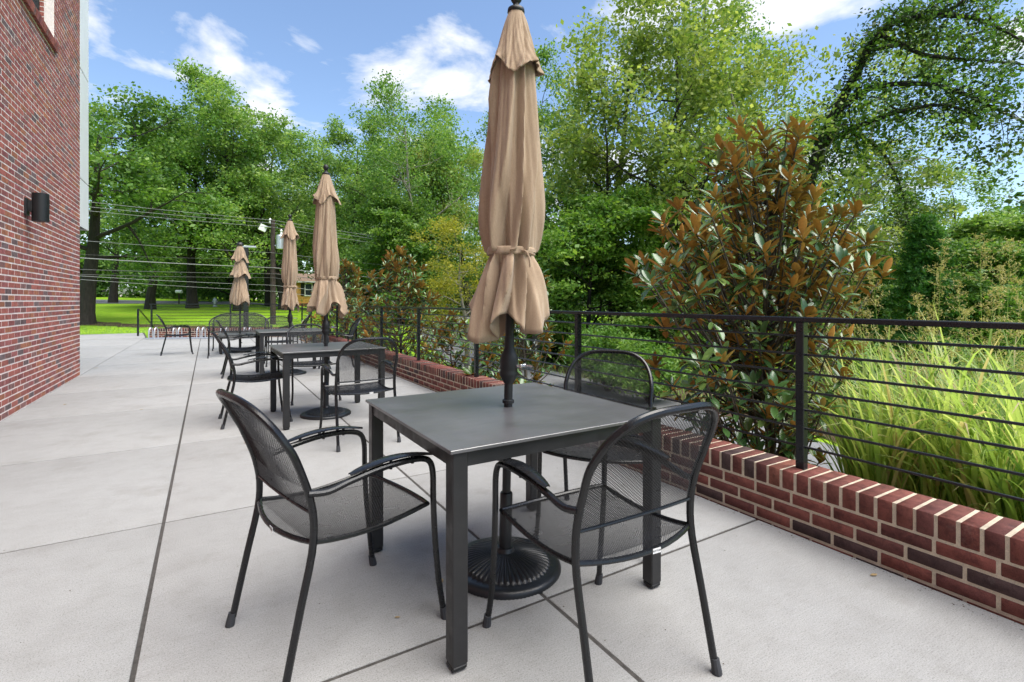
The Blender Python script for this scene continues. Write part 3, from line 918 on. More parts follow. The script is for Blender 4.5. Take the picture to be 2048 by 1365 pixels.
for i, (xy_, rz, lab) in enumerate(seats):
    c = chair if i == 0 else copy_tree(chair)
    c.location = (xy_[0], xy_[1], 0); c.rotation_euler = (0, 0, rz)
    tag(c, lab, "chair", CH_GROUP)
bench = make_chair("mesh_bench", "", "bench", w=0.60, px=0.020, py=0.015, sr=0.0018)
tag(bench, "wide black mesh bench facing us, nearer of the two far benches", "bench", "black mesh benches")
bench.location = (0.62, 12.80, 0); bench.rotation_euler = (0, 0, face(0.0, -1.0))
b2 = copy_tree(bench)
tag(b2, "wide black mesh bench farther off, half hidden behind the nearer bench", "bench", "black mesh benches")
b2.location = (0.72, 14.62, 0); b2.rotation_euler = (0, 0, face(0.0, -1.0))

# ------------------------------------------------------------------ tables
def make_table(name, size, h, label, loc, rz=0.0, hole=True, thick=0.0125):
    t = thing(name, label, "table", (loc[0], loc[1], 0), rz, "dark square patio tables")
    a = size / 2
    MB().box(-a, a, -a, a, h - thick, h, None, None, 0.0016).build("table_top", M['slate'], t)
    ap = MB()
    i = a - 0.012
    for (x0, x1, y0, y1) in ((-i + 0.055, i - 0.055, -i + 0.006, -i + 0.031), (-i + 0.055, i - 0.055, i - 0.031, i - 0.006), (-i + 0.006, -i + 0.031, -i + 0.055, i - 0.055), (i - 0.031, i - 0.006, -i + 0.055, i - 0.055)):
        MB().box(x0, x1, y0, y1, h - thick - 0.052, h - thick - 0.0005).build("apron", M['tableleg'], t, smooth=False)
    for sx in (-1, 1):
        for sy in (-1, 1):
            cx_, cy_ = sx * (i - 0.0285), sy * (i - 0.0285)
            lg = MB().box(cx_ - 0.0285, cx_ + 0.0285, cy_ - 0.0285, cy_ + 0.0285, 0.022, h - thick - 0.0006, None, None, 0.004).build("leg", M['tableleg'], t)
            MB().box(cx_ - 0.0265, cx_ + 0.0265, cy_ - 0.0265, cy_ + 0.0265, 0.006, 0.022, None, None, 0.004).build("foot", M['black'], lg)
            MB().tube([(cx_, cy_, 0), (cx_, cy_, 0.007)], 0.016, 12).build("glide", M['black'], lg)
    return t
T1, T2, T3, T4 = (1.165, 1.985), (1.085, 5.65), (1.18, 9.15), (0.66, 13.72)
make_table("patio_table", 1.0, 0.737, "nearest dark square table with a slate-look top", T1, 0.006)
make_table("patio_table", 1.0, 0.737, "second dark square table, behind the nearest one", T2, 0.02)
make_table("patio_table", 1.0, 0.737, "third dark square table, beyond the second one", T3, -0.01)
make_table("low_table", 0.9, 0.44, "low dark table between the two far benches", T4, 0.0, thick=0.03)

# ------------------------------------------------------------------ umbrellas
def canopy_mesh(mb, prof, n, seed, amp, lobes, twist, zjag=None, shrink=1.0):
    """gathered cloth: profile (z, r) swept round with deep uneven folds"""
    r = random.Random(seed)
    ph = [r.uniform(0, 2 * PI) for _ in range(6)]
    wrap_amt = [r.uniform(0.45, 1.15) for _ in range(lobes)]
    zs = [p[0] for p in prof][::-1]; rs = [p[1] for p in prof][::-1]
    m = len(prof)
    vs, fs = [], []
    for i, (z, R) in enumerate(prof):
        f = i / (m - 1)
        A = amp(f)
        for k in range(n):
            q = 2 * PI * k / n
            tw = q + twist * f + 0.30 * math.sin(2 * q + ph[0] + f) + 0.13 * math.sin(5 * q + ph[5] - 2 * f)
            pk = (lobes * tw / (2 * PI) + ph[1]) % lobes
            pi_, pf = int(pk), pk - int(pk)
            saw = (pf / 0.86) ** 0.75 if pf < 0.86 else 1 - ((pf - 0.86) / 0.14) ** 0.8      # each flap laps over the next
            w = saw * wrap_amt[pi_ % len(wrap_amt)] + 0.25
            w2 = math.sin(lobes * 1.0 * tw + ph[2] + 2.2 * f) * 0.35 + math.sin((lobes + 3) * q + ph[3] - 3 * f) * 0.25 + math.sin(2 * q + ph[4] + 2 * f) * 0.30
            w3 = 0.026 * math.sin(17 * q + 9 * f + ph[4]) * math.sin(4 * f * PI + ph[3] + 3 * q) + 0.012 * math.sin(29 * q - 14 * f + ph[0])
            rad = R * shrink * (1 + A * (w - 0.62) * 1.25 + A * 0.6 * w2 + w3 * min(1, f * 3))
            zz = z + (zjag(q, f) if zjag else 0.0)
            vs.append((rad * math.cos(q), rad * math.sin(q), zz))
    for i in range(m - 1):
        for k in range(n):
            k2 = (k + 1) % n
            fs.append((i * n + k, (i + 1) * n + k, (i + 1) * n + k2, i * n + k2))
    return mb.add(vs, fs)
def dense(prof, n):
    z = [p[0] for p in prof]; r = [p[1] for p in prof]
    t = np.linspace(0, len(prof) - 1, n)
    # smooth interpolation of the silhouette
    pts = smooth_path([(a, b, 0) for a, b in prof], 12)
    idx = np.linspace(0, len(pts) - 1, n)
    return [(float(np.interp(i, range(len(pts)), [p.x for p in pts])), float(np.interp(i, range(len(pts)), [p.y for p in pts]))) for i in idx]
def solid(o, t):
    md = o.modifiers.new("cloth thickness", 'SOLIDIFY'); md.thickness = t; md.offset = -1
    return o
def base_parts(t):
    n = 48 * 4
    prof = [(0.0255, 0.098), (0.036, 0.097), (0.040, 0.088), (0.043, 0.080), (0.060, 0.077), (0.100, 0.068), (0.150, 0.056), (0.193, 0.043), (0.203, 0.036), (0.208, 0.032), (0.226, 0.031), (0.240, 0.030), (0.250, 0.024), (0.255, 0.015), (0.255, 0.0)]
    vs, fs = [], []
    for i, (r, z) in enumerate(prof):
        for k in range(n):
            q = 2 * PI * k / n
            zz, rr = z, r
            if 0.058 < r < 0.206: zz += 0.0045 * (r / 0.2) * (abs(math.sin(24 * q)) ** 0.6 * 2 - 1)
            if r > 0.244: rr += 0.0018 * (1 if (k % 2) else -1)
            vs.append((rr * math.cos(q), rr * math.sin(q), zz))
    m = len(prof)
    for i in range(m - 1):
        for k in range(n):
            k2 = (k + 1) % n
            fs.append((i * n + k, (i + 1) * n + k, (i + 1) * n + k2, i * n + k2))
    b = MB().add(vs, fs).build("base", M['iron'], t, angle=50)
    MB().lathe([(0.029, 0.096), (0.029, 0.34), (0.026, 0.345), (0.0215, 0.347)], 20).build("stem", M['iron'], b)
    MB().tube([(0.024, 0, 0.22), (0.047, 0, 0.22)], [0.009, 0.012], 10).build("clamp_knob", M['black'], b)
def make_umbrella(name, label, seed, group=True):
    t = thing(name, label, "umbrella", group="folded tan umbrellas")
    base_parts(t)
    MB().tube([(0, 0, 0.06), (0, 0, 2.55)], 0.0195, 16).build("pole", M['black'], t)
    MB().lathe([(0.0195, 0.755), (0.027, 0.755), (0.027, 0.768), (0.0235, 0.770), (0.0195, 0.772)], 20).build("table_collar", M['black'], t)
    cr = MB().lathe([(0.0215, 0.845), (0.030, 0.860), (0.041, 0.880), (0.0415, 0.895), (0.038, 0.905), (0.0415, 0.915), (0.0415, 0.958), (0.036, 0.975), (0.026, 0.995), (0.0225, 1.01), (0.022, 1.06)], 28).build("crank_housing", M['black'], t, angle=60)
    h = MB().tube([(0.03, 0, 0.925), (0.062, 0, 0.925)], 0.008, 10)
    h.box(0.055, 0.066, -0.010, 0.052, 0.917, 0.935, None, None, 0.002)
    h.tube([(0.062, 0.044, 0.926), (0.098, 0.048, 0.922)], [0.0065, 0.0075], 10)
    h.build("crank_handle", M['chrome'], cr)
    MB().lathe([(0.030, 2.535), (0.040, 2.545), (0.038, 2.560), (0.020, 2.570), (0.013, 2.585), (0.024, 2.600), (0.0285, 2.618), (0.024, 2.638), (0.010, 2.650), (0.004, 2.653)], 20).build("finial", M['black'], t, angle=60)
    rr = random.Random(seed)
    p1, p2, p3 = rr.uniform(0, 6), rr.uniform(0, 6), rr.uniform(0, 6)
    body = dense([(2.545, 0.030), (2.48, 0.048), (2.38, 0.066), (2.28, 0.078), (2.15, 0.087), (2.00, 0.093), (1.85, 0.102), (1.70, 0.110), (1.60, 0.108), (1.52, 0.100), (1.46, 0.091), (1.445, 0.090), (1.43, 0.091), (1.37, 0.100), (1.29, 0.113), (1.21, 0.125), (1.13, 0.136)], 84)
    def amp(f): return 0.10 + 0.54 * min(1, f * 1.6) - 0.46 * math.exp(-((f - 0.745) / 0.05) ** 2) + 0.05 * max(0, f - 0.78) / 0.22
    def jag(q, f):
        w = max(0.0, (f - 0.82) / 0.18)
        return w * w * (0.055 * math.sin(4 * q + p1) + 0.035 * math.sin(3 * q + p2) - 0.02)
    c = canopy_mesh(MB(), body, 256, seed, amp, 7, 1.1, jag, 1.06).build("canopy", M['canvas'], t, angle=80)
    solid(c, 0.0022)
    flap = dense([(2.552, 0.031), (2.50, 0.050), (2.43, 0.069), (2.36, 0.088), (2.30, 0.108), (2.262, 0.120)], 30)
    def amp2(f): return 0.05 + 0.30 * f ** 1.5
    def jag2(q, f): return f * f * (0.030 * math.sin(4 * q + p3) + 0.024 * math.sin(3 * q + p1))
    v = canopy_mesh(MB(), flap, 192, seed + 7, amp2, 8, 0.2, jag2).build("vent_flap", M['canvas'], c, angle=80)
    solid(v, 0.0022)
    band = canopy_mesh(MB(), [(1.464, 0.106), (1.456, 0.109), (1.436, 0.109), (1.428, 0.106)], 96, seed, lambda f: 0.05, 8, 0.55).build("tie_strap", M['canvas'], c, angle=60)
    solid(band, 0.002)
    k = MB().tube(smooth_path([(0.08, -0.074, 1.445), (0.105, -0.08, 1.44), (0.122, -0.085, 1.41), (0.128, -0.083, 1.37)], 5), 0.004, 6)
    k.tube(smooth_path([(0.08, -0.072, 1.445), (0.112, -0.068, 1.435), (0.138, -0.054, 1.425)], 5), 0.0035, 6)
    k.build("strap_end", M['canvas'], band)
    return t
UM_SPOTS = [(T1, -0.95, 1.000, "nearest tall tan umbrella folded and tied, through the nearest table", 21),
            (T2, -0.55, 1.015, "tan umbrella folded and tied, through the second table", 33),
            (T3, -0.35, 1.012, "tan umbrella folded and tied, through the third table", 47)]
for (xy_, rz, sc, lab, seed) in UM_SPOTS:
    u = make_umbrella("patio_umbrella", lab, seed)
    u.location = (xy_[0], xy_[1], 0)
    u.rotation_euler = (0, 0, rz); u.scale = (1, 1, sc)
    if seed == 21:      # leans a little
        u.rotation_euler = (Matrix.Rotation(math.radians(1.15), 4, Vector((SN, CS, 0))) @ Matrix.Rotation(rz, 4, 'Z')).to_euler()
# three tier umbrella over the low table
u4 = thing("patio_umbrella", "far tan umbrella hanging in three loose tiers above the low table", "umbrella", (T4[0], T4[1], 0), 0.4, "folded tan umbrellas")
base_parts(u4)
MB().tube([(0, 0, 0.06), (0, 0, 2.56)], 0.022, 14).build("pole", M['black'], u4)
MB().lathe([(0.035, 2.55), (0.075, 2.56), (0.08, 2.585), (0.06, 2.62), (0.05, 2.64), (0.0, 2.645)], 18).build("finial", M['black'], u4)
for k, (pr, sd_) in enumerate((([(2.57, 0.05), (2.45, 0.09), (2.32, 0.12), (2.20, 0.155)], 3), ([(2.24, 0.08), (2.10, 0.12), (1.95, 0.155), (1.82, 0.20)], 5), ([(1.88, 0.075), (1.72, 0.12), (1.50, 0.16), (1.30, 0.19), (1.16, 0.185)], 9))):
    o = canopy_mesh(MB(), dense(pr, 36), 128, 60 + sd_, lambda f: 0.08 + 0.22 * f, 8, 0.3, lambda q, f: f * f * (0.03 * math.sin(4 * q + 1) + 0.03 * math.sin(3 * q))).build("canopy_tier", M['canvas'], u4, angle=80)
    solid(o, 0.003)
# black lamp post beyond the terrace
lp = P(492, 22.5, 0)
post = thing("lamp_post", "slim square black lamp post on the lawn behind the far umbrella", "lamp post", (lp.x, lp.y, float(ground_z(lp.x, lp.y))))
MB().box(-0.10, 0.10, -0.10, 0.10, 0.0, 3.70, None, None, 0.01).build("mast", M['black'], post)
MB().box(-0.16, 0.16, -0.16, 0.16, -0.1, 0.12, None, None, 0.01).build("footing", M['iron'], post)
MB().box(-0.12, 0.42, -0.11, 0.11, 3.70, 3.78, Matrix.Rotation(-0.15, 4, 'Z'), None, 0.01).build("lamp_head", M['galv'], post)

# ------------------------------------------------------------------ bike rack, step handrail, litter
br = thing("bike_rack", "silver steel bike rack along the far brick kerb", "bike rack", (-1.62, 20.02, 0))
bd = (Vector((2.56, 18.48, 0)) - Vector((-1.70, 20.45, 0))).normalized()
bn = Vector((bd.y, -bd.x, 0))
def bpt(s, off, z): q = bd * s + bn * off; return (q.x, q.y, z)
for off in (0.04, 0.26):
    MB().tube([bpt(0, off, 0.025), bpt(3.3, off, 0.025)], 0.019, 8).build("base_rail", M['galv'], br)
for k in range(5):
    s = 0.12 + k * 0.72
    for e in (0.0, 0.16):
        hp = [bpt(s + e, 0.04, 0.02), bpt(s + e, 0.05, 0.22), bpt(s + e, 0.08, 0.33), bpt(s + e, 0.15, 0.37), bpt(s + e, 0.22, 0.33), bpt(s + e, 0.25, 0.22), bpt(s + e, 0.26, 0.02)]
        MB().tube(smooth_path(hp, 4), 0.018, 8).build("hoop", M['galv'], br)
hr = P(276, 17.6, 0)
hd = thing("step_handrail", "black handrail at the steps left of the far railing", "handrail", (hr.x, hr.y, 0))
MB().box(-0.03, 0.03, -0.03, 0.03, -0.3, 0.93).build("post", M['rail'], hd, smooth=False)
dv = Vector((0.35, 1.7, 0))
MB().tube([(0, 0, 0.94), (0.02, 0.1, 0.93), (dv.x, dv.y, 0.2)], 0.026, 8).build("sloping_rail", M['rail'], hd)
MB().box(dv.x - 0.025, dv.x + 0.025, dv.y - 0.025, dv.y + 0.025, -0.6, 0.2).build("post", M['rail'], hd, smooth=False)

rl = random.Random(8)
def fallen_leaf(x, y, size, label, rz):
    vs, fs = [], []
    for k, (a, w) in enumerate(((0, 0.05), (0.25, 0.32), (0.5, 0.42), (0.75, 0.3), (1.0, 0.03))):
        for s in (-1, 0, 1):
            vs.append(((a - 0.5) * size, s * w * size * 0.5, 0.003 + size * (0.12 * abs(s) * w + 0.10 * (a - 0.4) ** 2) + 0.001))
    for k in range(4):
        for s in range(2): q = k * 3 + s; fs.append((q, q + 1, q + 4, q + 3))
    o = MB().add(vs, fs).build("fallen_leaf", M['dead_leaf'])
    o.location = (x, y, 0.0); o.rotation_euler = (0, 0, rz)
    solid(o, 0.0008)
    tag(o, label, "leaf", "dry leaves on the terrace")
def gp(u, v):
    Z = 1003.0 * EYE / (v - 603.0); q = P(u, Z, 0); return q.x, q.y
for (u_, v_, s_, lab) in ((884, 1163, 0.03, "small dry leaf beside the nearest umbrella base"), (795, 1237, 0.022, "tiny pale leaf on the concrete by the nearest table leg"), (283, 820, 0.04, "dark crumb of leaf on the concrete joint, middle of the open floor"), (130, 810, 0.05, "dry leaf near the foot of the brick wall"),
                         (192, 737, 0.07, "dry leaf on the joint just past the building corner"), (490, 887, 0.025, "tiny leaf behind the left armchair of the nearest table"), (1748, 1152, 0.04, "dry curled leaf on the concrete by the brick kerb"), (1690, 1100, 0.03, "smaller dry leaf close under the brick kerb")):
    x, y = gp(u_, v_)
    fallen_leaf(x, y, s_, lab, rl.uniform(0, 6))
def weed(u_, v_, label, n, h, seed):
    x, y = gp(u_, v_)
    r = random.Random(seed)
    o = thing("weed", label, "weed", (x, y, 0), 0, "weeds in the kerb joint")
    for k in range(n):
        a = r.uniform(0, 6.28); L = h * r.uniform(0.5, 1.1); lean = r.uniform(0.2, 0.9)
        pts = [(math.cos(a) * lean * L * f * f, math.sin(a) * lean * L * f * f, L * f * (1 - 0.35 * lean * f)) for f in np.linspace(0, 1, 6)]
        vs, fs = [], []
        side = Vector((-math.sin(a), math.cos(a), 0))
        for i, p in enumerate(pts):
            w = 0.0035 * (1 - (i / 5) ** 2) + 0.0003
            q = Vector(p); vs += [q - side * w, q + side * w]
        for i in range(5): fs.append((2 * i, 2 * i + 1, 2 * i + 3, 2 * i + 2))
        c = r.uniform(0.1, 0.8)
        MB().add(vs, fs, (c, c, 0, 1)).build("blade", M['blade'], o)
weed(1572, 1050, "small tuft of grass in the kerb joint, behind the right front armchair", 9, 0.07, 3)
weed(1822, 1150, "grass sprig growing from the foot of the kerb at the right", 6, 0.10, 5)
weed(1455, 1012, "tiny grass sprig at the kerb foot near the slab joint", 6, 0.05, 9)
# ------------------------------------------------------------------ trees
class Tree:
    def __init__(self, seed):
        self.r = random.Random(seed); self.rng = np.random.default_rng(seed)
        self.wood = MB(); self.anchor = []; self.adir = []
    def limb(self, start, d, length, rad, level, maxlev, wander=0.22, up=0.10, kids=5, anchors=True, spread=0.8, shrink=0.55, nseg=5, first=0.3, tip=0.12):
        r = self.r
        pts = [Vector(start)]; d = Vector(d).normalized()
        for k in range(nseg):
            d = (d + Vector((r.gauss(0, wander), r.gauss(0, wander), r.gauss(0, wander * 0.6) + up))).normalized()
            pts.append(pts[-1] + d * (length / nseg))
        rr = [rad * (1 - (1 - tip) * (i / nseg)) for i in range(nseg + 1)]
        if rad > 0.008: self.wood.tube(pts, rr, 7 if level == 0 else (5 if level == 1 else 4 if level == 2 else 3), False)
        self.grow(pts, rr, length, level, maxlev, wander, up, kids, spread, shrink, first)
        return pts
    def grow(self, pts, rr, length, level, maxlev, wander, up, kids, spread, shrink, first):
        r = self.r
        nseg = len(pts) - 1
        if level >= maxlev:
            for i in range(1, nseg + 1):
                self.anchor.append(tuple(pts[i])); self.adir.append(tuple((pts[i] - pts[i - 1]).normalized()))
            return
        if level == maxlev - 1:
            self.anchor.append(tuple(pts[-1])); self.adir.append(tuple((pts[-1] - pts[-2]).normalized()))
        nk = kids if isinstance(kids, int) else kids[min(level, len(kids) - 1)]
        for k in range(nk):
            f = first + (1 - first) * (k + r.random()) / nk
            x = f * nseg; i = min(nseg - 1, int(x)); q = pts[i].lerp(pts[i + 1], x - i)
            ax = (pts[i + 1] - pts[i]).normalized()
            side = ax.orthogonal().normalized(); side.rotate(Quaternion(ax, r.uniform(0, 2 * PI) if level else k * 2.4 + r.uniform(-0.5, 0.5)))
            nd_ = (ax * (1 - spread) + side * spread).normalized()
            rad = rr[i] * r.uniform(0.42, 0.62)
            self.limb(q, nd_, length * shrink * r.uniform(0.7, 1.15) * (1.15 - 0.45 * f), rad, level + 1, maxlev, wander, up, kids, True, spread, shrink, max(3, 5 - level), 0.3)

def leaves(rng, anc, count, spread, size, flat=0.5, base=0.5, cl=0.22, lf=0.13, droop=0.0, aspect=0.62):
    """kite shaped leaves scattered in tufts round the twig points"""
    n = len(anc)
    A = np.repeat(anc, count, axis=0)
    m = len(A)
    off = rng.normal(0, 1, (m, 3)) * np.array([spread, spread, spread * flat])
    ctr = A + off
    ctr[:, 2] -= droop * np.abs(rng.normal(0, 1, m))
    nrm = rng.normal(0, 0.75, (m, 3)); nrm[:, 2] += 0.85
    nrm /= np.linalg.norm(nrm, axis=1, keepdims=True)
    t = rng.normal(0, 1, (m, 3)); t -= nrm * np.sum(t * nrm, 1, keepdims=True); t /= np.linalg.norm(t, axis=1, keepdims=True)
    b = np.cross(nrm, t)
    L = (size * np.clip(rng.lognormal(-0.05, 0.33, m), 0.4, 1.9))[:, None]
    W = L * aspect * 0.5
    V = np.stack([ctr - t * L * 0.5, ctr + b * W - nrm * L * 0.08, ctr + t * L * 0.5 - nrm * L * 0.12, ctr - b * W - nrm * L * 0.08], 1).reshape(-1, 3)
    Q = np.arange(m * 4).reshape(-1, 4)
    tone = base + np.repeat(rng.normal(0, cl, n), count) + rng.normal(0, lf, m)
    T = np.repeat(np.clip(tone, 0, 1), 4)[:, None]
    return V, Q, np.concatenate([T, T, T], 1)
def crown_mesh(name, parts, mat):
    V = np.concatenate([p[0] for p in parts]); T = np.concatenate([p[2] for p in parts])
    return np_mesh(name, V, np.arange(len(V)).reshape(-1, 4), mat, T)

PROTO = {}
def proto(key, seed, H, clear, rad, levels, kids, limb_len, leafn, lspread, lsize, leafmat, bark, base=0.5, trunk_up=0.05, lean=(0, 0), spread=0.78, flat=0.55, up=0.10, shrink=0.56, cl=0.22, droop=0.0, wig=0.07):
    T = Tree(seed)
    r = T.r
    nt_ = 9
    pts = [Vector((0, 0, -0.5))]
    d = Vector((lean[0], lean[1], 1)).normalized()
    for k in range(nt_):
        d = (d + Vector((r.gauss(0, wig), r.gauss(0, wig), trunk_up))).normalized()
        pts.append(pts[-1] + d * (H * 0.80 + 0.5) / nt_)
    rr = [rad * (1.35 if i == 0 else 1.0) * (1 - 0.86 * (i / nt_) ** 0.9) for i in range(nt_ + 1)]
    T.wood.tube(pts, rr, 10, False)
    T.grow(pts, rr, limb_len / shrink, 0, levels, 0.20, up, kids, spread, shrink, clear)
    anc = np.array(T.anchor)
    parts = [leaves(T.rng, anc, leafn, lspread, lsize, flat, base, cl, droop=droop)]
    PROTO[key] = (T.wood.mesh("trunk", bark), crown_mesh("crown", parts, leafmat), len(anc) * leafn)
def plant(key, name, label, loc, rz, sc, group, cat="tree", leafmat=None):
    o = thing(name, label, cat, loc, rz, group)
    o.scale = sc if hasattr(sc, '__len__') else (sc, sc, sc)
    link("trunk", PROTO[key][0], o)
    c = link("crown", PROTO[key][1], o)
    if leafmat is not None:
        c.material_slots[0].link = 'OBJECT'; c.material_slots[0].material = leafmat
    return o
proto('oak', 2, 13.0, 0.36, 0.42, 3, (11, 6, 5), 5.6, 22, 0.35, 0.185, M['leaf_deep'], M['bark_dark'], 0.45, up=0.05, wig=0.025)
proto('maple', 5, 18.0, 0.24, 0.36, 3, (14, 6, 4), 5.4, 26, 0.38, 0.19, M['leaf_mid'], M['bark_dark'], 0.5, up=0.10)
proto('ash', 9, 18.0, 0.22, 0.34, 3, (14, 6, 4), 5.4, 25, 0.38, 0.19, M['leaf_mid'], M['bark_dark'], 0.58, up=0.14, spread=0.74)
proto('airy', 14, 15.0, 0.22, 0.25, 3, (13, 6, 5), 4.8, 17, 0.34, 0.155, M['leaf_lime'], M['bark_dark'], 0.5, up=0.14, spread=0.74)
proto('layer', 23, 10.0, 0.10, 0.16, 3, (15, 7, 5), 4.2, 36, 0.36, 0.17, M['shrub_leaf'], M['bark_dark'], 0.55, up=0.02, flat=0.3)
proto('gnarl', 31, 14.0, 0.20, 0.24, 3, (12, 6, 5), 4.4, 13, 0.34, 0.145, M['leaf_lime'], M['bark_pale'], 0.45, up=0.10, spread=0.8)
G1 = "broadleaf trees across the lawn"
def gz(p): return float(ground_z(p.x, p.y)) - 0.05
def put(key, name, label, u, Z, rz, sc, group, leafmat=None, cat="tree"):
    p = P(u, Z, 0)
    return plant(key, name, label, (p.x, p.y, gz(p)), rz, sc, group, cat, leafmat)
put('oak', "oak_tree", "dark spreading tree with a thick black trunk at the corner of the brick building", 168, 25.5, 0.4, (1.02, 1.02, 0.93), G1)
put('maple', "broadleaf_tree", "tall green tree with dense crown behind the dark trunked one", 300, 36, 1.1, 0.90, G1)
put('oak', "broadleaf_tree", "deep green tree whose low boughs hang over the road, left of the far umbrella", 385, 38, 2.3, (1.0, 1.0, 1.05), G1)
put('ash', "broadleaf_tree", "tallest green tree above the far three-tier umbrella", 475, 37, 3.0, 1.0, G1)
put('maple', "broadleaf_tree", "tall green tree directly behind the third table's umbrella", 568, 40, 4.4, 0.98, G1)
put('ash', "broadleaf_tree", "tall green tree between the second and third umbrellas, top in the clouds", 690, 42, 5.2, 0.97, G1)
put('maple', "broadleaf_tree", "dense tall green tree right of the second umbrella", 775, 40, 0.2, 0.95, G1)
put('gnarl', "pale_trunk_tree", "green tree with forked pale grey trunks right of the second umbrella", 845, 33, 2.0, (1.0, 1.0, 1.12), G1, M['leaf_mid'])
put('ash', "broadleaf_tree", "light green tree just left of the nearest umbrella", 935, 40, 1.9, 0.88, G1, M['leaf_lime'])
put('ash', "broadleaf_tree", "green tree filling the skyline just left of the utility pole", 540, 45, 0.6, (1.1, 1.1, 0.98), G1)
put('maple', "broadleaf_tree", "green tree rising behind the top of the second umbrella", 655, 47, 2.8, (1.1, 1.1, 1.05), G1)
put('ash', "broadleaf_tree", "green tree showing just past the white cladding of the building", 225, 45, 4.1, (1.0, 1.0, 0.98), G1)
put('maple', "broadleaf_tree", "far green tree behind the forked pale trunks", 870, 48, 5.5, (1.1, 1.1, 1.0), G1)
put('layer', "broadleaf_tree", "dark tree directly behind the ochre house", 630, 78, 5.5, (2.0, 2.0, 1.9), G1, M['leaf_deep'])
put('layer', "broadleaf_tree", "low dark tree in front of the tall ones right of the second umbrella", 800, 30, 1.0, (1.0, 1.0, 0.85), G1, M['leaf_deep'])
put('layer', "broadleaf_tree", "low dark tree behind the utility pole", 470, 52, 3.9, (1.3, 1.3, 1.2), G1, M['leaf_deep'])
put('gnarl', "yellow_tree", "small yellowing tree beside the nearest umbrella's left edge", 935, 18, 2.2, (0.46, 0.46, 0.40), G1, M['leaf_yellow'])
G2 = "trees beyond the planting bed"
put('airy', "slender_tree", "slender ivy-trunked tree right behind the nearest umbrella", 1085, 26, 0.7, (0.85, 0.85, 0.95), G2, M['leaf_mid'])
put('airy', "airy_tree", "tall airy yellow-green tree right of the nearest umbrella", 1230, 22, 2.6, (1.05, 1.05, 1.08), G2)
put('airy', "airy_tree", "airy yellow-green tree reaching out of the top of the picture", 1375, 20, 4.9, (1.05, 1.05, 1.10), G2)
put('gnarl', "bare_limb_tree", "pale tree with bare forked upper limbs above the big magnolia", 1555, 19, 0.8, (0.95, 0.95, 1.05), G2)
put('layer', "layered_tree", "bright green tree with layered sprays between umbrella and magnolia", 1165, 19, 5.3, (0.80, 0.80, 0.74), G2)
put('layer', "layered_tree", "darker green tree standing behind the big magnolia's left side", 1320, 21, 0.9, (0.95, 0.95, 0.80), G2, M['leaf_mid'])
put('airy', "airy_tree", "yellow-green tree seen under the leaning trunk, right of the magnolia", 1760, 27, 1.2, (0.72, 0.72, 0.66), G2)
put('airy', "airy_tree", "small yellow-green tree at the right picture edge", 2010, 28, 3.3, (0.6, 0.6, 0.50), G2, M['leaf_mid'])
put('gnarl', "bare_limb_tree", "pale limbed tree filling the sky between the magnolia top and the leaning trunk", 1665, 25, 4.0, (1.15, 1.15, 1.15), G2)
put('airy', "airy_tree", "tall airy tree farther back above the magnolia's left shoulder", 1470, 27, 0.3, (1.05, 1.05, 1.15), G2, M['leaf_mid'])
put('airy', "airy_tree", "mid green tree standing behind the conifer near the right edge", 1930, 25, 5.0, (0.75, 0.75, 0.62), G2, M['leaf_mid'])
put('layer', "layered_tree", "dark green tree behind the railing at the far right edge", 2080, 19, 1.7, (0.8, 0.8, 0.66), G2, M['leaf_mid'])
put('maple', "broadleaf_tree", "dark green tree far off behind the leaning trunk", 1640, 46, 3.3, (0.75, 0.75, 0.62), G2)
put('layer', "layered_tree", "dark bushy tree low behind the seed heads at the right", 1960, 17, 2.9, (0.60, 0.60, 0.50), G2, M['leaf_deep'])

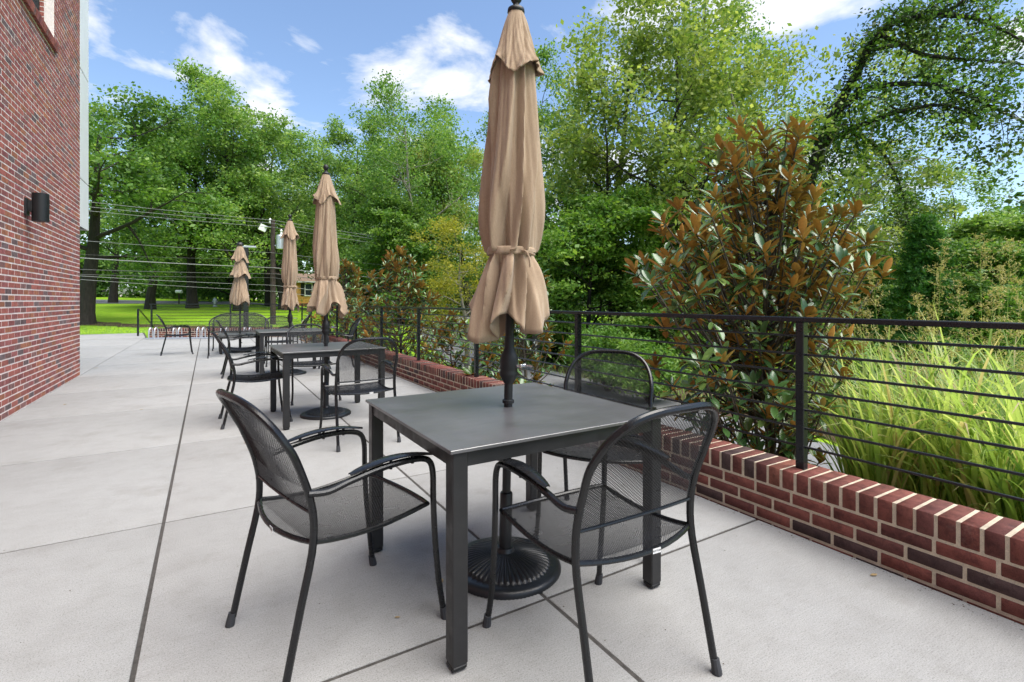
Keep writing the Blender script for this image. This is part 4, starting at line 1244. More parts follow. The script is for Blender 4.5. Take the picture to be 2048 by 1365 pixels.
# leaning tree smothered in ivy, built from its own limb lines
def ivy_tree():
    T = Tree(77)
    base = P(1585, 17.5, 0); z0 = gz(base)
    O = Vector((base.x, base.y, z0))
    def pt(u, v, Z): return PV(u, v, Z) - O
    limbs = [([(1585, 660, 17.5), (1600, 480, 17.4), (1628, 330, 17.2), (1670, 225, 17.0), (1712, 150, 16.7), (1745, 85, 16.3), (1800, 40, 15.8), (1880, 30, 15.2), (1960, -20, 14.8)], 0.21),
             ([(1640, 290, 17.2), (1700, 262, 16.6), (1760, 235, 15.9), (1840, 215, 15.2), (1900, 212, 14.6), (1960, 235, 14.2)], 0.10),
             ([(1665, 232, 17.0), (1740, 178, 16.5), (1840, 168, 15.8), (1920, 185, 15.0), (1985, 215, 14.4), (2060, 250, 14.0)], 0.10),
             ([(1735, 100, 16.4), (1830, 85, 16.8), (1940, 70, 17.2), (2060, 30, 17.5)], 0.08),
             ([(1760, 70, 16.2), (1850, 110, 15.6), (1950, 120, 15.0), (2050, 130, 14.8)], 0.07),
             ([(1700, 262, 16.6), (1760, 300, 17.6), (1800, 370, 18.4), (1820, 460, 18.8)], 0.06),
             ([(1880, 30, 15.2), (1960, 40, 14.4), (2060, 90, 13.6)], 0.07)]
    anc = []
    for ctrl, rad in limbs:
        pts = smooth_path([pt(*c) for c in ctrl], 6)
        rr = [rad * (1 - 0.8 * i / (len(pts) - 1)) + 0.008 for i in range(len(pts))]
        T.wood.tube(pts, rr, 8, False)
        heavy = rad > 0.09
        for i, p in enumerate(pts):
            if i < 4 and rad < 0.2: continue
            w = 1 if rad > 0.2 else (0.45 if i > len(pts) * 0.45 else 0.18)
            for _ in range(int(6 * w) + (1 if T.r.random() < 0.5 else 0)):
                anc.append(tuple(p + Vector((T.r.gauss(0, rad * 1.1 + 0.05), T.r.gauss(0, rad * 1.1 + 0.05), T.r.gauss(0, rad + 0.05)))))
        for i in range(3, len(pts), 2):
            if rad > 0.2 and i < len(pts) * 0.62: continue
            d = Vector((T.r.gauss(0, 1), T.r.gauss(0, 1), T.r.gauss(-0.1, 0.8)))
            T.limb(pts[i], d, T.r.uniform(0.8, 1.9), rr[i] * 0.4, 1, 2, 0.25, -0.02, 4, True, 0.7, 0.6, 4)
    tw = np.array(T.anchor)
    p1 = leaves(T.rng, np.array(anc), 16, 0.17, 0.115, 0.9, 0.38, 0.18)
    p2 = leaves(T.rng, tw[T.rng.random(len(tw)) < 0.5], 16, 0.16, 0.11, 0.8, 0.50, 0.25, droop=0.18)
    o = thing("leaning_tree", "dark leaning tree smothered in ivy, arching over to the upper right corner", "tree", O, 0, G2)
    link("trunk", T.wood.mesh("trunk", M['bark_dark']), o)
    link("crown", crown_mesh("crown", [p2], M['leaf_deep']), o)
    # long trails of ivy hanging off the limbs
    hang = []
    for (u, v0, v1, Z, w) in ((1935, 215, 330, 14.3, 0.55), (1995, 240, 400, 14.0, 0.5), (2040, 180, 440, 13.8, 0.45), (1900, 200, 300, 14.8, 0.4), (1790, 240, 350, 17.2, 0.45), (1800, 350, 480, 18.4, 0.5), (1975, 70, 200, 14.8, 0.6), (1870, 60, 150, 15.4, 0.6), (1700, 300, 400, 17.6, 0.4), (1660, 300, 420, 17.2, 0.3), (1810, 20, 110, 15.8, 0.5), (2030, 60, 180, 15.0, 0.6)):
        for k in range(30):
            f = T.r.random() ** 1.2
            q = pt(u, v0 + (v1 - v0) * f, Z)
            hang.append(tuple(q + Vector((T.r.gauss(0, w * (1 - 0.5 * f)), T.r.gauss(0, w * (1 - 0.5 * f)), T.r.gauss(0, 0.12)))))
    link("ivy", crown_mesh("ivy", [p1, leaves(T.rng, np.array(hang), 9, 0.12, 0.11, 0.9, 0.55, 0.25)], M['leaf_ivy']), o)
ivy_tree()
# ivy columns on two trunks
def ivy_column(u, Z, z1, label, seed, r0=0.28):
    rg = np.random.default_rng(seed)
    p = P(u, Z, 0); g = gz(p)
    o = thing("ivy_trunk", label, "tree", (p.x, p.y, g), 0, "ivy clad trunks")
    pts = [(0.12 * math.sin(k * 0.7), 0.1 * math.cos(k * 0.9), z1 * k / 8) for k in range(9)]
    MB().tube(pts, [0.17 * (1 - 0.5 * k / 8) for k in range(9)], 8).build("trunk", M['bark_dark'], o)
    a = np.array(pts)[rg.integers(0, 8, 500)]; a[:, 2] += rg.uniform(0, z1 / 8, 500)
    th = rg.uniform(0, 2 * PI, 500); rr = r0 * rg.uniform(0.5, 1.0, 500) * (1.1 - 0.5 * a[:, 2] / z1)
    a[:, 0] += np.cos(th) * rr; a[:, 1] += np.sin(th) * rr
    link("ivy", crown_mesh("ivy", [leaves(rg, a, 12, 0.11, 0.11, 1.0, 0.45, 0.2)], M['leaf_ivy']), o)
ivy_column(1105, 20, 5.6, "ivy clad trunk behind the railing, right of the nearest umbrella", 3, 0.36)
ivy_column(1138, 24, 8.2, "tall ivy column behind the bright layered tree", 4, 0.42)
ivy_column(1818, 24, 7.5, "ivy column under the leaning tree, right of the magnolia", 6, 0.55)

# conifer
def conifer(u, Z, H, R, label, seed):
    T = Tree(seed); rg = T.rng
    p = P(u, Z, 0); g = gz(p)
    o = thing("conifer", label, "tree", (p.x, p.y, g), 0, "conifers")
    MB().tube([(0, 0, 0), (0.03, 0, H * 0.5), (0, 0, H)], [0.14, 0.09, 0.015], 8).build("trunk", M['bark_dark'], o)
    anc = []
    for k in range(230):
        z = H * (0.04 + 0.95 * T.r.random() ** 0.9)
        rad = R * (1 - (z / H)) ** 0.7 * T.r.uniform(0.75, 1.12)
        a = T.r.uniform(0, 2 * PI)
        for f in np.linspace(0.25, 1, 6):
            anc.append((math.cos(a) * rad * f, math.sin(a) * rad * f, z - 0.22 * rad * f + 0.12 * f * f * rad))
    link("crown", crown_mesh("crown", [leaves(rg, np.array(anc), 34, 0.13, 0.12, 0.45, 0.5, 0.2, aspect=0.28)], M['leaf_conifer']), o)
conifer(1850, 16.5, 5.3, 1.5, "dense green conifer behind the seed heads, right of the magnolia", 41)
conifer(1760, 22, 4.2, 1.6, "smaller green conifer peeping out behind the magnolia's right side", 43)

# far woodland that reads as one mass
wr = np.random.default_rng(9)
nW = 3600
th = wr.uniform(-1.25, 1.45, nW)
RR = wr.uniform(70, 100, nW)
cx_ = 20 * 0 + RR * np.sin(th + YAW); cy_ = RR * np.cos(th + YAW)
top = 5.0 + 2.5 * np.sin(th * 9) + 2.0 * np.sin(th * 23 + 1) + 1.0 * (RR - 58) / 8
anc = np.stack([cx_, cy_, wr.uniform(-0.5, 1, nW) ** 1 * top + 1.0], 1)
uw = 1024 + 1003 * np.tan(th)
keepw = ((np.abs(uw - 622) > 55) | (RR > 84)) & ((np.abs(uw - 243) > 60) | (RR > 90))
anc = anc[keepw]
Vw, Qw, Tw = leaves(wr, anc, 26, 1.1, 0.8, 0.8, 0.35, 0.2)
wood = link("woodland", np_mesh("woodland", Vw, Qw, M['leaf_deep'], Tw))
tag(wood, "dark far woodland closing the view behind the trees", "woodland", kind="stuff")
def undergrowth(name, label, pts, n, count, spread, size, mat, base, seed, flat=0.7):
    rg = np.random.default_rng(seed)
    k = rg.integers(0, len(pts), n)
    a = []
    for i in k:
        u, Z, h, w = pts[i]
        q = P(u + rg.normal(0, w), Z + rg.normal(0, 1.0), 0)
        a.append((q.x, q.y, gz(q) + h * rg.random() ** 0.8))
    V, Q, T_ = leaves(rg, np.array(a), count, spread, size, flat, base, 0.2)
    o = link(name, np_mesh(name, V, Q, mat, T_))
    tag(o, label, "undergrowth", kind="stuff")
undergrowth("undergrowth", "dark undergrowth below the tall trees behind the road", [(u, 57, 5.2, 26) for u in list(range(150, 200, 20)) + list(range(300, 530, 45))] + [(u, 76, 5.5, 20) for u in (205, 230, 255, 280)] + [(u, 44, 4.8, 22) for u in range(720, 1000, 45)], 1500, 26, 0.75, 0.36, M['leaf_deep'], 0.35, 3)
undergrowth("undergrowth", "dark shaded undergrowth beyond the drive", [(u, 24 + (u % 7), 3.6, 40) for u in range(1060, 2150, 50)], 1700, 26, 0.45, 0.2, M['leaf_deep'], 0.4, 4)

# ------------------------------------------------------------------ shrubs with fronds, seen through the railing
def shrub(u, Z, H, R, label, seed, mat, n=150, cnt=34, sz=0.075):
    T = Tree(seed); rg = T.rng
    p = P(u, Z, 0); g = gz(p)
    o = thing("shrub", label, "shrub", (p.x, p.y, g), 0, "green shrubs beyond the railing")
    w = MB(); anc = []
    for k in range(n // 5):
        a = T.r.uniform(0, 2 * PI); e = T.r.uniform(0.2, 1.0)
        tip = Vector((math.cos(a) * R * e, math.sin(a) * R * e, H * (1 - 0.55 * e * e) * T.r.uniform(0.6, 1.05)))
        pts = smooth_path([(0, 0, 0), tip * 0.45 + Vector((0, 0, H * 0.18)), tip], 4)
        w.tube(pts, [0.02 * (1 - 0.8 * i / (len(pts) - 1)) for i in range(len(pts))], 4, False)
        for f in range(3, len(pts)):
            for _ in range(2): anc.append(tuple(pts[f] + Vector((T.r.gauss(0, 0.12), T.r.gauss(0, 0.12), T.r.gauss(0, 0.08)))))
    w.build("stems", M['bark_dark'], o)
    link("foliage", crown_mesh("foliage", [leaves(rg, np.array(anc), cnt, 0.13, sz, 0.6, 0.5, 0.22, aspect=0.4)], mat), o)
shrub(1215, 13.5, 1.95, 1.35, "bright green frondy shrub behind the railing, right of the nearest umbrella", 51, M['shrub_leaf'], 220, 40, 0.10)
shrub(1300, 12.0, 1.5, 1.1, "green shrub behind the railing next to the magnolia's left side", 52, M['shrub_leaf'], 160, 36, 0.09)
shrub(1700, 10.5, 1.7, 1.3, "dark green shrub behind the railing, right of the magnolia", 53, M['leaf_mid'], 200, 36, 0.09)
shrub(1950, 9.5, 1.6, 1.4, "dark green shrub behind the tall grass at the right edge", 54, M['leaf_deep'], 220, 38, 0.09)
shrub(720, 15.0, 1.2, 0.9, "low green shrub behind the railing beside the small magnolias", 55, M['shrub_leaf'], 120, 34, 0.08)

# ------------------------------------------------------------------ magnolias
def magnolia_leaf_mesh(name, bend, wid):
    """one leaf along +Y, glossy face up (+Z)"""
    prof = [(0.0, 0.06), (0.15, 0.40), (0.38, 0.86), (0.60, 1.0), (0.80, 0.78), (0.93, 0.40), (1.0, 0.03)]
    vs, fs = [], []
    for (f, w) in prof:
        z = bend * f * f
        for s in (-1, 0, 1):
            vs.append((s * w * wid * 0.5, f, z + abs(s) * w * wid * 0.22 + 0.02 * s * math.sin(f * 5)))
    for k in range(len(prof) - 1):
        for s in range(2):
            q = k * 3 + s
            fs.append((q, q + 1, q + 4, q + 3))
    mb = MB().add(vs, fs)
    me = mb.mesh(name, M['magnolia'], True, 80)
    return me, np.array(vs), np.array(fs)
LEAFM = [magnolia_leaf_mesh("leaf", b, w) for b, w in ((-0.08, 0.36), (0.10, 0.32), (-0.22, 0.37), (0.02, 0.30))]
def magnolia(name, label, loc, H, R, seed, whorls, lsize, own=0, crown_pts=None, group="rusty leaved magnolias"):
    r = random.Random(seed)
    o = thing(name, label, "tree", loc, 0, group)
    w = MB()
    trunk = smooth_path([(0, 0, -0.2), (0.03, 0.02, H * 0.25), (-0.02, 0.03, H * 0.5), (0.02, 0, H * 0.75), (0.0, 0.0, H * 0.93)], 5)
    w.tube(trunk, [0.035 * (1 - 0.8 * i / (len(trunk) - 1)) * (H / 2.6) for i in range(len(trunk))], 7, False)
    tips = crown_pts if crown_pts is not None else []
    if not tips:
        for k in range(whorls):
            z = H * (0.10 + 0.90 * (k + r.random()) / whorls)
            rad = R * (math.sin(PI * min(1.0, (z / H) * 0.86 + 0.16)) ** 0.7) * r.random() ** 0.45
            a = r.uniform(0, 2 * PI)
            tips.append((math.cos(a) * rad, math.sin(a) * rad, z))
    inst = []
    for t in tips:
        t = Vector(t)
        zz = max(0.08 * H, t.z - 0.25 * H * r.uniform(0.5, 1.1) - 0.3 * Vector((t.x, t.y, 0)).length)
        i = min(len(trunk) - 1, max(0, int((zz / (H * 0.93)) * (len(trunk) - 1))))
        s = trunk[i]
        mid = s.lerp(t, 0.5) + Vector((0, 0, -0.06 * H))
        pts = smooth_path([s, mid, t], 4)
        w.tube(pts, [0.013 * (1 - 0.65 * q / (len(pts) - 1)) for q in range(len(pts))], 5, False)
        ax = ((t - mid).normalized() * 0.6 + Vector((0, 0, 0.8)) + Vector((r.gauss(0, 0.2), r.gauss(0, 0.2), 0))).normalized()
        nl = r.randint(9, 15)
        e1 = ax.orthogonal().normalized(); 
        for q in range(nl):
            a = q * 2.399 + r.uniform(-0.3, 0.3)
            inner = q / nl
            tilt = 0.42 + 0.92 * (1 - inner) + r.uniform(-0.2, 0.2)       # inner leaves stand up, outer ones spread
            if q < 2: tilt += 0.5
            side = e1.copy(); side.rotate(Quaternion(ax, a))
            dirv = (ax * math.cos(tilt) + side * math.sin(tilt)).normalized()
            up = (ax * math.sin(tilt) - side * math.cos(tilt)).normalized()      # glossy face looks inwards and up
            xv = dirv.cross(up).normalized()
            L = lsize * r.uniform(0.6, 1.25)
            base = t - ax * (0.05 * (1 - inner)) * (lsize / 0.17)
            Mx = Matrix(((xv.x * L, dirv.x * L, up.x * L, base.x), (xv.y * L, dirv.y * L, up.y * L, base.y), (xv.z * L, dirv.z * L, up.z * L, base.z), (0, 0, 0, 1)))
            inst.append((Mx, r.randrange(4), r.random()))
        # older hanging leaves below the whorl
        for q in range(r.randint(5, 9)):
            a = r.uniform(0, 2 * PI); dn = r.uniform(0.1, 0.9)
            dirv = Vector((math.cos(a), math.sin(a), -dn)).normalized()
            up = Vector((0, 0, 1)) - dirv * dirv.z; up.normalize()
            xv = dirv.cross(up).normalized(); L = lsize * r.uniform(0.7, 1.1)
            base = t.lerp(mid, r.uniform(0.1, 0.7))
            Mx = Matrix(((xv.x * L, dirv.x * L, up.x * L, base.x), (xv.y * L, dirv.y * L, up.y * L, base.y), (xv.z * L, dirv.z * L, up.z * L, base.z), (0, 0, 0, 1)))
            inst.append((Mx, r.randrange(4), r.random()))
    w.build("trunk", M['bark_mid'], o)
    O = Vector(loc)
    order = sorted(range(len(inst)), key=lambda i: (inst[i][0].translation + O).length)
    near = set(order[:own])
    Vs, Fs, Ts, k0 = [], [], [], 0
    for i, (Mx, kind, tone) in enumerate(inst):
        if i in near:
            l = link("leaf", LEAFM[kind][0], o)
            l.matrix_local = Mx
        else:
            V = LEAFM[kind][1]
            A = np.array(Mx)
            Vs.append(V @ A[:3, :3].T + A[:3, 3]); Fs.append(LEAFM[kind][2] + k0); k0 += len(V)
            Ts.append(np.full((len(V), 3), tone))
    if Vs:
        f = link("foliage", np_mesh("foliage", np.concatenate(Vs), np.concatenate(Fs), M['magnolia'], np.concatenate(Ts), True), o)
        tag(f, kind="stuff")
    return o
# the big one follows the outline of the real crown
mb0 = P(1538, 4.15, 0); mz = float(ground_z(mb0.x, mb0.y))
rm = random.Random(12)
outline = [(268, 1470, 1620), (310, 1440, 1625), (350, 1415, 1620), (385, 1420, 1600), (410, 1455, 1640), (435, 1325, 1735), (470, 1310, 1755), (505, 1330, 1710), (540, 1255, 1775), (570, 1280, 1690), (600, 1320, 1700), (640, 1310, 1800), (680, 1330, 1700), (720, 1310, 1720), (770, 1330, 1690), (820, 1370, 1660), (870, 1420, 1650), (910, 1450, 1640)]
tips = []
for (v, a, b) in outline:
    n = max(6, int((b - a) / 19))
    for k in range(n):
        u = a + (b - a) * (k + rm.random()) / n
        dep = 4.15 + rm.uniform(-0.8, 0.8) * min(1.0, (b - a) / 330)
        if rm.random() < (0.42 if v > 590 else 0.18): continue
        q = PV(u, v + rm.uniform(-16, 16), dep)
        tips.append((q.x - mb0.x, q.y - mb0.y, q.z - mz))
magnolia("magnolia_tree", "big magnolia with rusty leaf undersides just outside the railing", (mb0.x, mb0.y, mz), 2.95, 1.0, 12, 0, 0.142, 300, tips)
for (u, Z, H, R, lab, sd_) in ((1050, 7.6, 2.35, 0.75, "magnolia half hidden behind the nearest umbrella", 14), (800, 10.4, 2.75, 1.15, "broad magnolia behind the railing, between the second and nearest umbrellas", 15), (690, 13.2, 2.7, 1.1, "magnolia behind the railing just right of the second umbrella", 16), (905, 8.9, 1.5, 0.6, "small low magnolia at the railing left of the nearest umbrella", 17), (985, 6.4, 1.2, 0.45, "young magnolia low behind the railing under the nearest umbrella", 18)):
    q = P(u, Z, 0); g = float(ground_z(q.x, q.y))
    magnolia("magnolia_tree", lab, (q.x, q.y, g), H, R, sd_, int(70 * R * H / 2), 0.165, 0)

# ------------------------------------------------------------------ tall ornamental grass
def grass_clump(label, x, y, seed, n, H, R, heads):
    r = random.Random(seed)
    z0 = float(ground_z(x, y)) + 0.0
    o = thing("ornamental_grass", label, "grass clump", (x, y, z0), 0, "tall grass clumps outside the railing")
    V, F, Tn = [], [], []
    for k in range(n):
        a = r.uniform(0, 2 * PI); b0 = R * 0.35 * r.random() ** 0.5
        c = Vector((math.cos(a) * b0, math.sin(a) * b0, r.uniform(0.0, 0.25) * H))
        a2 = a + r.gauss(0, 0.7)
        d = Vector((math.cos(a2), math.sin(a2), 0)); s = Vector((-d.y, d.x, 0))
        L = H * r.uniform(0.45, 1.2); lean = r.uniform(0.15, 1.2); wmax = r.uniform(0.0028, 0.0075) if r.random() < 0.40 else r.uniform(0.008, 0.018)
        m = 9; k0 = len(V)
        ang = math.radians(r.uniform(70, 88)); p = c.copy()
        tw = r.uniform(-0.6, 0.6)
        for i in range(m + 1):
            f = i / m
            w = wmax * (0.55 + 0.9 * f if f < 0.4 else 0.91 * (1 - ((f - 0.4) / 0.6) ** 1.8)) + 0.0004
            sv = (s * math.cos(tw * f) + Vector((0, 0, 1)) * math.sin(tw * f)).normalized()
            V += [tuple(p - sv * w), tuple(p + Vector((0, 0, -w * 0.35))), tuple(p + sv * w)]
            ang -= lean * (f ** 1.4) * 0.46
            p = p + (d * math.cos(ang) + Vector((0, 0, math.sin(ang)))) * (L / m)
        tn = min(0.92, max(0, r.gauss(0.48, 0.27))) if r.random() > 0.10 else 1.0
        Tn += [(tn, tn, tn)] * (3 * (m + 1))
        for i in range(m):
            q = k0 + 3 * i
            F += [(q, q + 1, q + 4, q + 3), (q + 1, q + 2, q + 5, q + 4)]
    b = link("blades", np_mesh("blades", np.array(V), np.array(F), M['blade'], np.array(Tn), True), o)
    tag(b, kind="stuff")
    for (hx, hy, hz) in heads:
        # one flowering stem: culm and an open panicle of fine branches
        st = MB()
        top = Vector((hx, hy, hz)); root = Vector((hx * 0.35, hy * 0.35, 0.1))
        pts = smooth_path([root, root.lerp(top, 0.5) + Vector((hx * 0.06, hy * 0.06, 0.05)), top], 6)
        st.tube(pts, [0.004 * (1 - 0.65 * i / (len(pts) - 1)) for i in range(len(pts))], 5, False, (0.55, 0.5, 0, 1))
        stem = st.build("flower_stem", M['blade'], o)
        V, Q_, T_ = [], [], []
        ax = (pts[-1] - pts[-4]).normalized()
        for k in range(34):
            f = r.random()
            s0 = pts[-1] - ax * (0.42 * f)
            a = r.uniform(0, 2 * PI); ln = r.uniform(0.07, 0.20) * (0.35 + 0.9 * f)
            dv = (Vector((math.cos(a), math.sin(a), 0)) * r.uniform(0.5, 1.0) + ax * r.uniform(0.5, 1.1)).normalized()
            e = s0 + dv * ln + Vector((0, 0, -0.03 * ln / 0.2))
            for (p0, p1, wd) in [(s0, e, 0.0011)] + [(s0.lerp(e, q), s0.lerp(e, q) + Vector((r.gauss(0, 1), r.gauss(0, 1), r.gauss(0.2, 1))).normalized() * r.uniform(0.015, 0.035), 0.0028) for q in (0.3, 0.45, 0.55, 0.65, 0.72, 0.8, 0.86, 0.92, 0.97, 1.0)]:
                t = (p1 - p0).normalized(); sd1 = t.orthogonal().normalized() * wd
                sd1.rotate(Quaternion(t, r.uniform(0, 6)))
                k0 = len(V)
                V += [tuple(p0), tuple(p0.lerp(p1, 0.5) + sd1), tuple(p1), tuple(p0.lerp(p1, 0.5) - sd1)]
                Q_.append((k0, k0 + 1, k0 + 2, k0 + 3))
                tn = min(1, max(0, r.gauss(0.55, 0.22))); T_ += [(tn, tn, tn)] * 4
        link("seed_head", np_mesh("seed_head", np.array(V), np.array(Q_), M['panicle'], np.array(T_)), stem)
rg_ = random.Random(4)
HEADS = [(1885, 480, 4.3), (1960, 470, 4.2), (1835, 590, 4.0), (1990, 580, 3.7), (1700, 500, 4.2), (1665, 560, 4.1), (1725, 600, 4.0), (1860, 640, 3.8), (1930, 620, 4.4), (2030, 640, 3.4), (1640, 610, 4.3), (1780, 650, 4.0), (1905, 690, 3.6), (1690, 640, 4.4), (2000, 530, 4.5), (1915, 560, 4.6), (2035, 560, 4.1), (1975, 640, 3.9), (1870, 570, 4.5), (2020, 480, 4.6), (1950, 700, 3.6), (1820, 690, 3.9), (2040, 700, 3.3), (1745, 540, 4.3)]
CL = [(1760, 3.75, 560, 1.25, 0.55), (1880, 3.55, 640, 1.4, 0.6), (1990, 3.25, 640, 1.35, 0.55), (2090, 3.0, 560, 1.3, 0.5), (1830, 4.5, 500, 1.5, 0.6), (1980, 4.4, 500, 1.55, 0.6), (2120, 3.9, 420, 1.4, 0.5)]
CLAB = ["yellow-green grass clump right of the railing post, beside the big magnolia", "dense yellow-green grass clump outside the middle of the right railing bay", "arching yellow-green grass clump near the right picture edge", "grass clump cut by the right picture edge, close to the railing", "tall flowering grass clump behind the front row, nearest the magnolia", "tall flowering grass clump behind the front row at the right", "flowering grass clump at the back, by the right picture edge"]
cps = [P(u, Z, 0) for (u, Z, *_r) in CL]
hd_ = [[] for _ in CL]
for (u, v, Z) in HEADS:
    q = PV(u, v, Z)
    i = min(range(len(CL)), key=lambda k: (cps[k].x - q.x) ** 2 + (cps[k].y - q.y) ** 2)
    c = cps[i]
    hd_[i].append((q.x - c.x, q.y - c.y, q.z - float(ground_z(c.x, c.y))))
for i, ((u, Z, n, H, R), lab) in enumerate(zip(CL, CLAB)):
    grass_clump(lab, cps[i].x, cps[i].y, 100 + i, int(n * 0.52), H, R, hd_[i])
# low dry grasses on the bed and rough grass by the drive
def tufts(name, label, area, n, h, seed, mat, base):
    rg = np.random.default_rng(seed)
    x = rg.uniform(area[0], area[1], n); y = rg.uniform(area[2], area[3], n)
    z = ground_z(x, y)
    a = rg.uniform(0, 2 * PI, n); L = h * rg.uniform(0.4, 1.2, n); ln = L * rg.uniform(0.2, 0.8, n); w = 0.004 + 0.004 * rg.random(n)
    d = np.stack([np.cos(a), np.sin(a), 0 * a], 1); s = np.stack([-np.sin(a), np.cos(a), 0 * a], 1)
    p0 = np.stack([x, y, z], 1); p1 = p0 + d * (ln * 0.35)[:, None] + np.array([0, 0, 1]) * (L * 0.6)[:, None]; p2 = p0 + d * ln[:, None] + np.array([0, 0, 1]) * (L * 0.85)[:, None]
    V = np.stack([p0 - s * w[:, None], p0 + s * w[:, None], p1 + s * (w * 0.8)[:, None], p1 - s * (w * 0.8)[:, None], p2 + s * 0.0008, p2 - s * 0.0008], 1).reshape(-1, 3)
    b = np.arange(n)[:, None] * 6
    Q = np.concatenate([b + np.array([[0, 1, 2, 3]]), b + np.array([[3, 2, 4, 5]])], 0)
    T_ = np.repeat(np.clip(rg.normal(base, 0.25, n), 0, 1), 6)[:, None] * np.ones((1, 3))
    tag(link(name, np_mesh(name, V, Q, mat, T_)), label, "grass", kind="stuff")
tufts("rough_grass", "rough grass in the bed outside the railing", (2.95, 5.9, -2, 14), 16000, 0.22, 5, M['blade'], 0.35)
tufts("rough_grass", "rough grass on the bank beyond the drive", (9.8, 14, 0, 26), 12000, 0.25, 6, M['blade'], 0.3)
tufts("lawn_grass", "blades of the mown lawn nearest the terrace", (-14, 9, 21.0, 34), 34000, 0.06, 7, M['blade'], 0.15)

# ------------------------------------------------------------------ utility pole, wires, house and roadside things
pp = P(546, 27, 0); pz = gz(pp)
pole = thing("utility_pole", "brown wooden utility pole with a grey transformer", "utility pole", (pp.x, pp.y, pz))
def pl(u, v, Z=27): q = PV(u, v, Z); return (q.x - pp.x, q.y - pp.y, q.z - pz)
tz = pl(546, 440)[2]
MB().tube([(0, 0, 0), (0, 0, tz)], [0.15, 0.11], 10).build("pole_shaft", M['wood_pole'], pole)
rv = Vector((CS, -SN, 0))
def side(s, z): q = rv * s; return (q.x, q.y, z)
MB().lathe([(0.13, 0), (0.20, 0.02), (0.20, 0.72), (0.17, 0.76), (0.03, 0.78)], 16, side(0.38, pl(546, 499)[2])).build("transformer", M['galv'], pole)
MB().tube([side(0.0, pl(546, 492)[2]), side(0.3, pl(546, 492)[2])], 0.05, 6).build("bracket", M['galv'], pole)
MB().lathe([(0.04, 0), (0.07, 0.06), (0.04, 0.14), (0.07, 0.2), (0.03, 0.30)], 10, side(0.45, pl(546, 470)[2])).build("bushing", M['white_trim'], pole)
MB().lathe([(0.04, 0), (0.07, 0.06), (0.04, 0.14), (0.07, 0.2), (0.03, 0.30)], 10, side(-0.15, pl(546, 448)[2])).build("insulator", M['white_trim'], pole)
MB().box(-0.18, 0.18, -0.10, 0.10, 0, 0.34, Matrix.Translation(side(-0.62, pl(546, 462)[2])) @ Matrix.Rotation(0.4, 4, 'Y')).build("street_light", M['white_trim'], pole, smooth=False)
MB().tube([side(0, pl(546, 455)[2]), side(-0.6, pl(546, 455)[2] + 0.02)], 0.03, 6).build("lamp_bracket", M['galv'], pole)
for vv in (537, 548): MB().tube([side(-0.35, pl(546, vv)[2]), side(0.35, pl(546, vv)[2])], 0.05, 6).build("cable_clamp", M['wood_pole'], pole)
wires = [(393, 441, 500, 0.016, 'wire', "topmost overhead wire crossing the trees"), (403, 447, 505, 0.016, 'wire', "second overhead wire from the top"), (411, 455, 514, 0.016, 'wire', "third overhead wire from the top"), (472, 506, 545, 0.014, 'wire', "single overhead wire below the top three"), (500, 520, 556, 0.010, 'wire_dark', "thin dark overhead wire above the thick pale cable"), (507, 536, 569, 0.034, 'wire', "thick pale overhead cable clamped to the pole"),
         (530, 548, 590, 0.024, 'wire_dark', "dark overhead cable just below the thick pale one"), (540, 556, 600, 0.020, 'wire_dark', "dark overhead cable, second below the thick pale one"), (543, 571, 612, 0.018, 'wire', "sagging overhead cable near the bottom of the bundle"), (550, 583, 622, 0.016, 'wire', "lowest overhead cable of the bundle")]
for (v0, v1, v2, rad, mt, lab) in wires:
    A, B, C = PV(160, v0, 18.5), PV(546, v1, 26.85), PV(985, v2, 30.5)
    L0, R0 = A + (A - B) * 1.2, C + (C - B) * 0.6
    pts = []
    for (p, q, n) in ((L0, B, 14), (B, R0, 16)):
        for k in range(n):
            f = k / n
            pts.append(p.lerp(q, f) + Vector((0, 0, -0.35 * math.sin(PI * f) * 0.5)))
    pts.append(R0)
    o = MB().tube(pts, rad * 0.62, 6, False).build("overhead_wire", M[mt])
    tag(o, lab, "wire", "overhead wires")

hp = P(622, 62, 0)
hz = 0.55
house = thing("house", "ochre sided house with a black shuttered window behind the second and third umbrellas", "house", (hp.x, hp.y, hz), -YAW)
hw, hh = 4.0, 3.15
MB().box(-hw, hw, 0.02, 6, -1.2, hh).build("wall", M['siding'], house, smooth=False)
for k in range(14):
    T = Matrix.Translation((0, 0, 0.42 + k * 0.2)) @ Matrix.Rotation(-0.08, 4, 'X')
    MB().box(-hw, hw, -0.012, 0.015, 0, 0.205, T).build("siding_board", M['siding'], house, smooth=False)
MB().box(-hw - 0.02, hw + 0.02, -0.06, 0.02, -1.2, 0.42).build("brick_base", M['brick'], house, smooth=False).data.attributes.new("tone", 'FLOAT_COLOR', 'POINT').data.foreach_set("color", [0.25, 0.09, 0.07, 1.0] * 8)
rf = MB()
rf.add([(-hw - 0.5, -0.22, hh - 0.02), (hw + 0.5, -0.22, hh - 0.02), (hw + 0.5, 3.0, hh + 1.1), (-hw - 0.5, 3.0, hh + 1.1), (hw + 0.5, 6.6, hh - 0.1), (-hw - 0.5, 6.6, hh - 0.1)], [(0, 1, 2, 3), (3, 2, 4, 5), (0, 5, 4, 1), (0, 3, 5), (1, 4, 2)])
rfo = rf.build("roof", M['roofing'], house, smooth=False)
MB().box(-hw - 0.5, hw + 0.5, -0.27, -0.215, hh - 0.16, hh - 0.02).build("gutter", M['white_trim'], rfo, smooth=False)
wx0 = -0.68
wnd = MB()
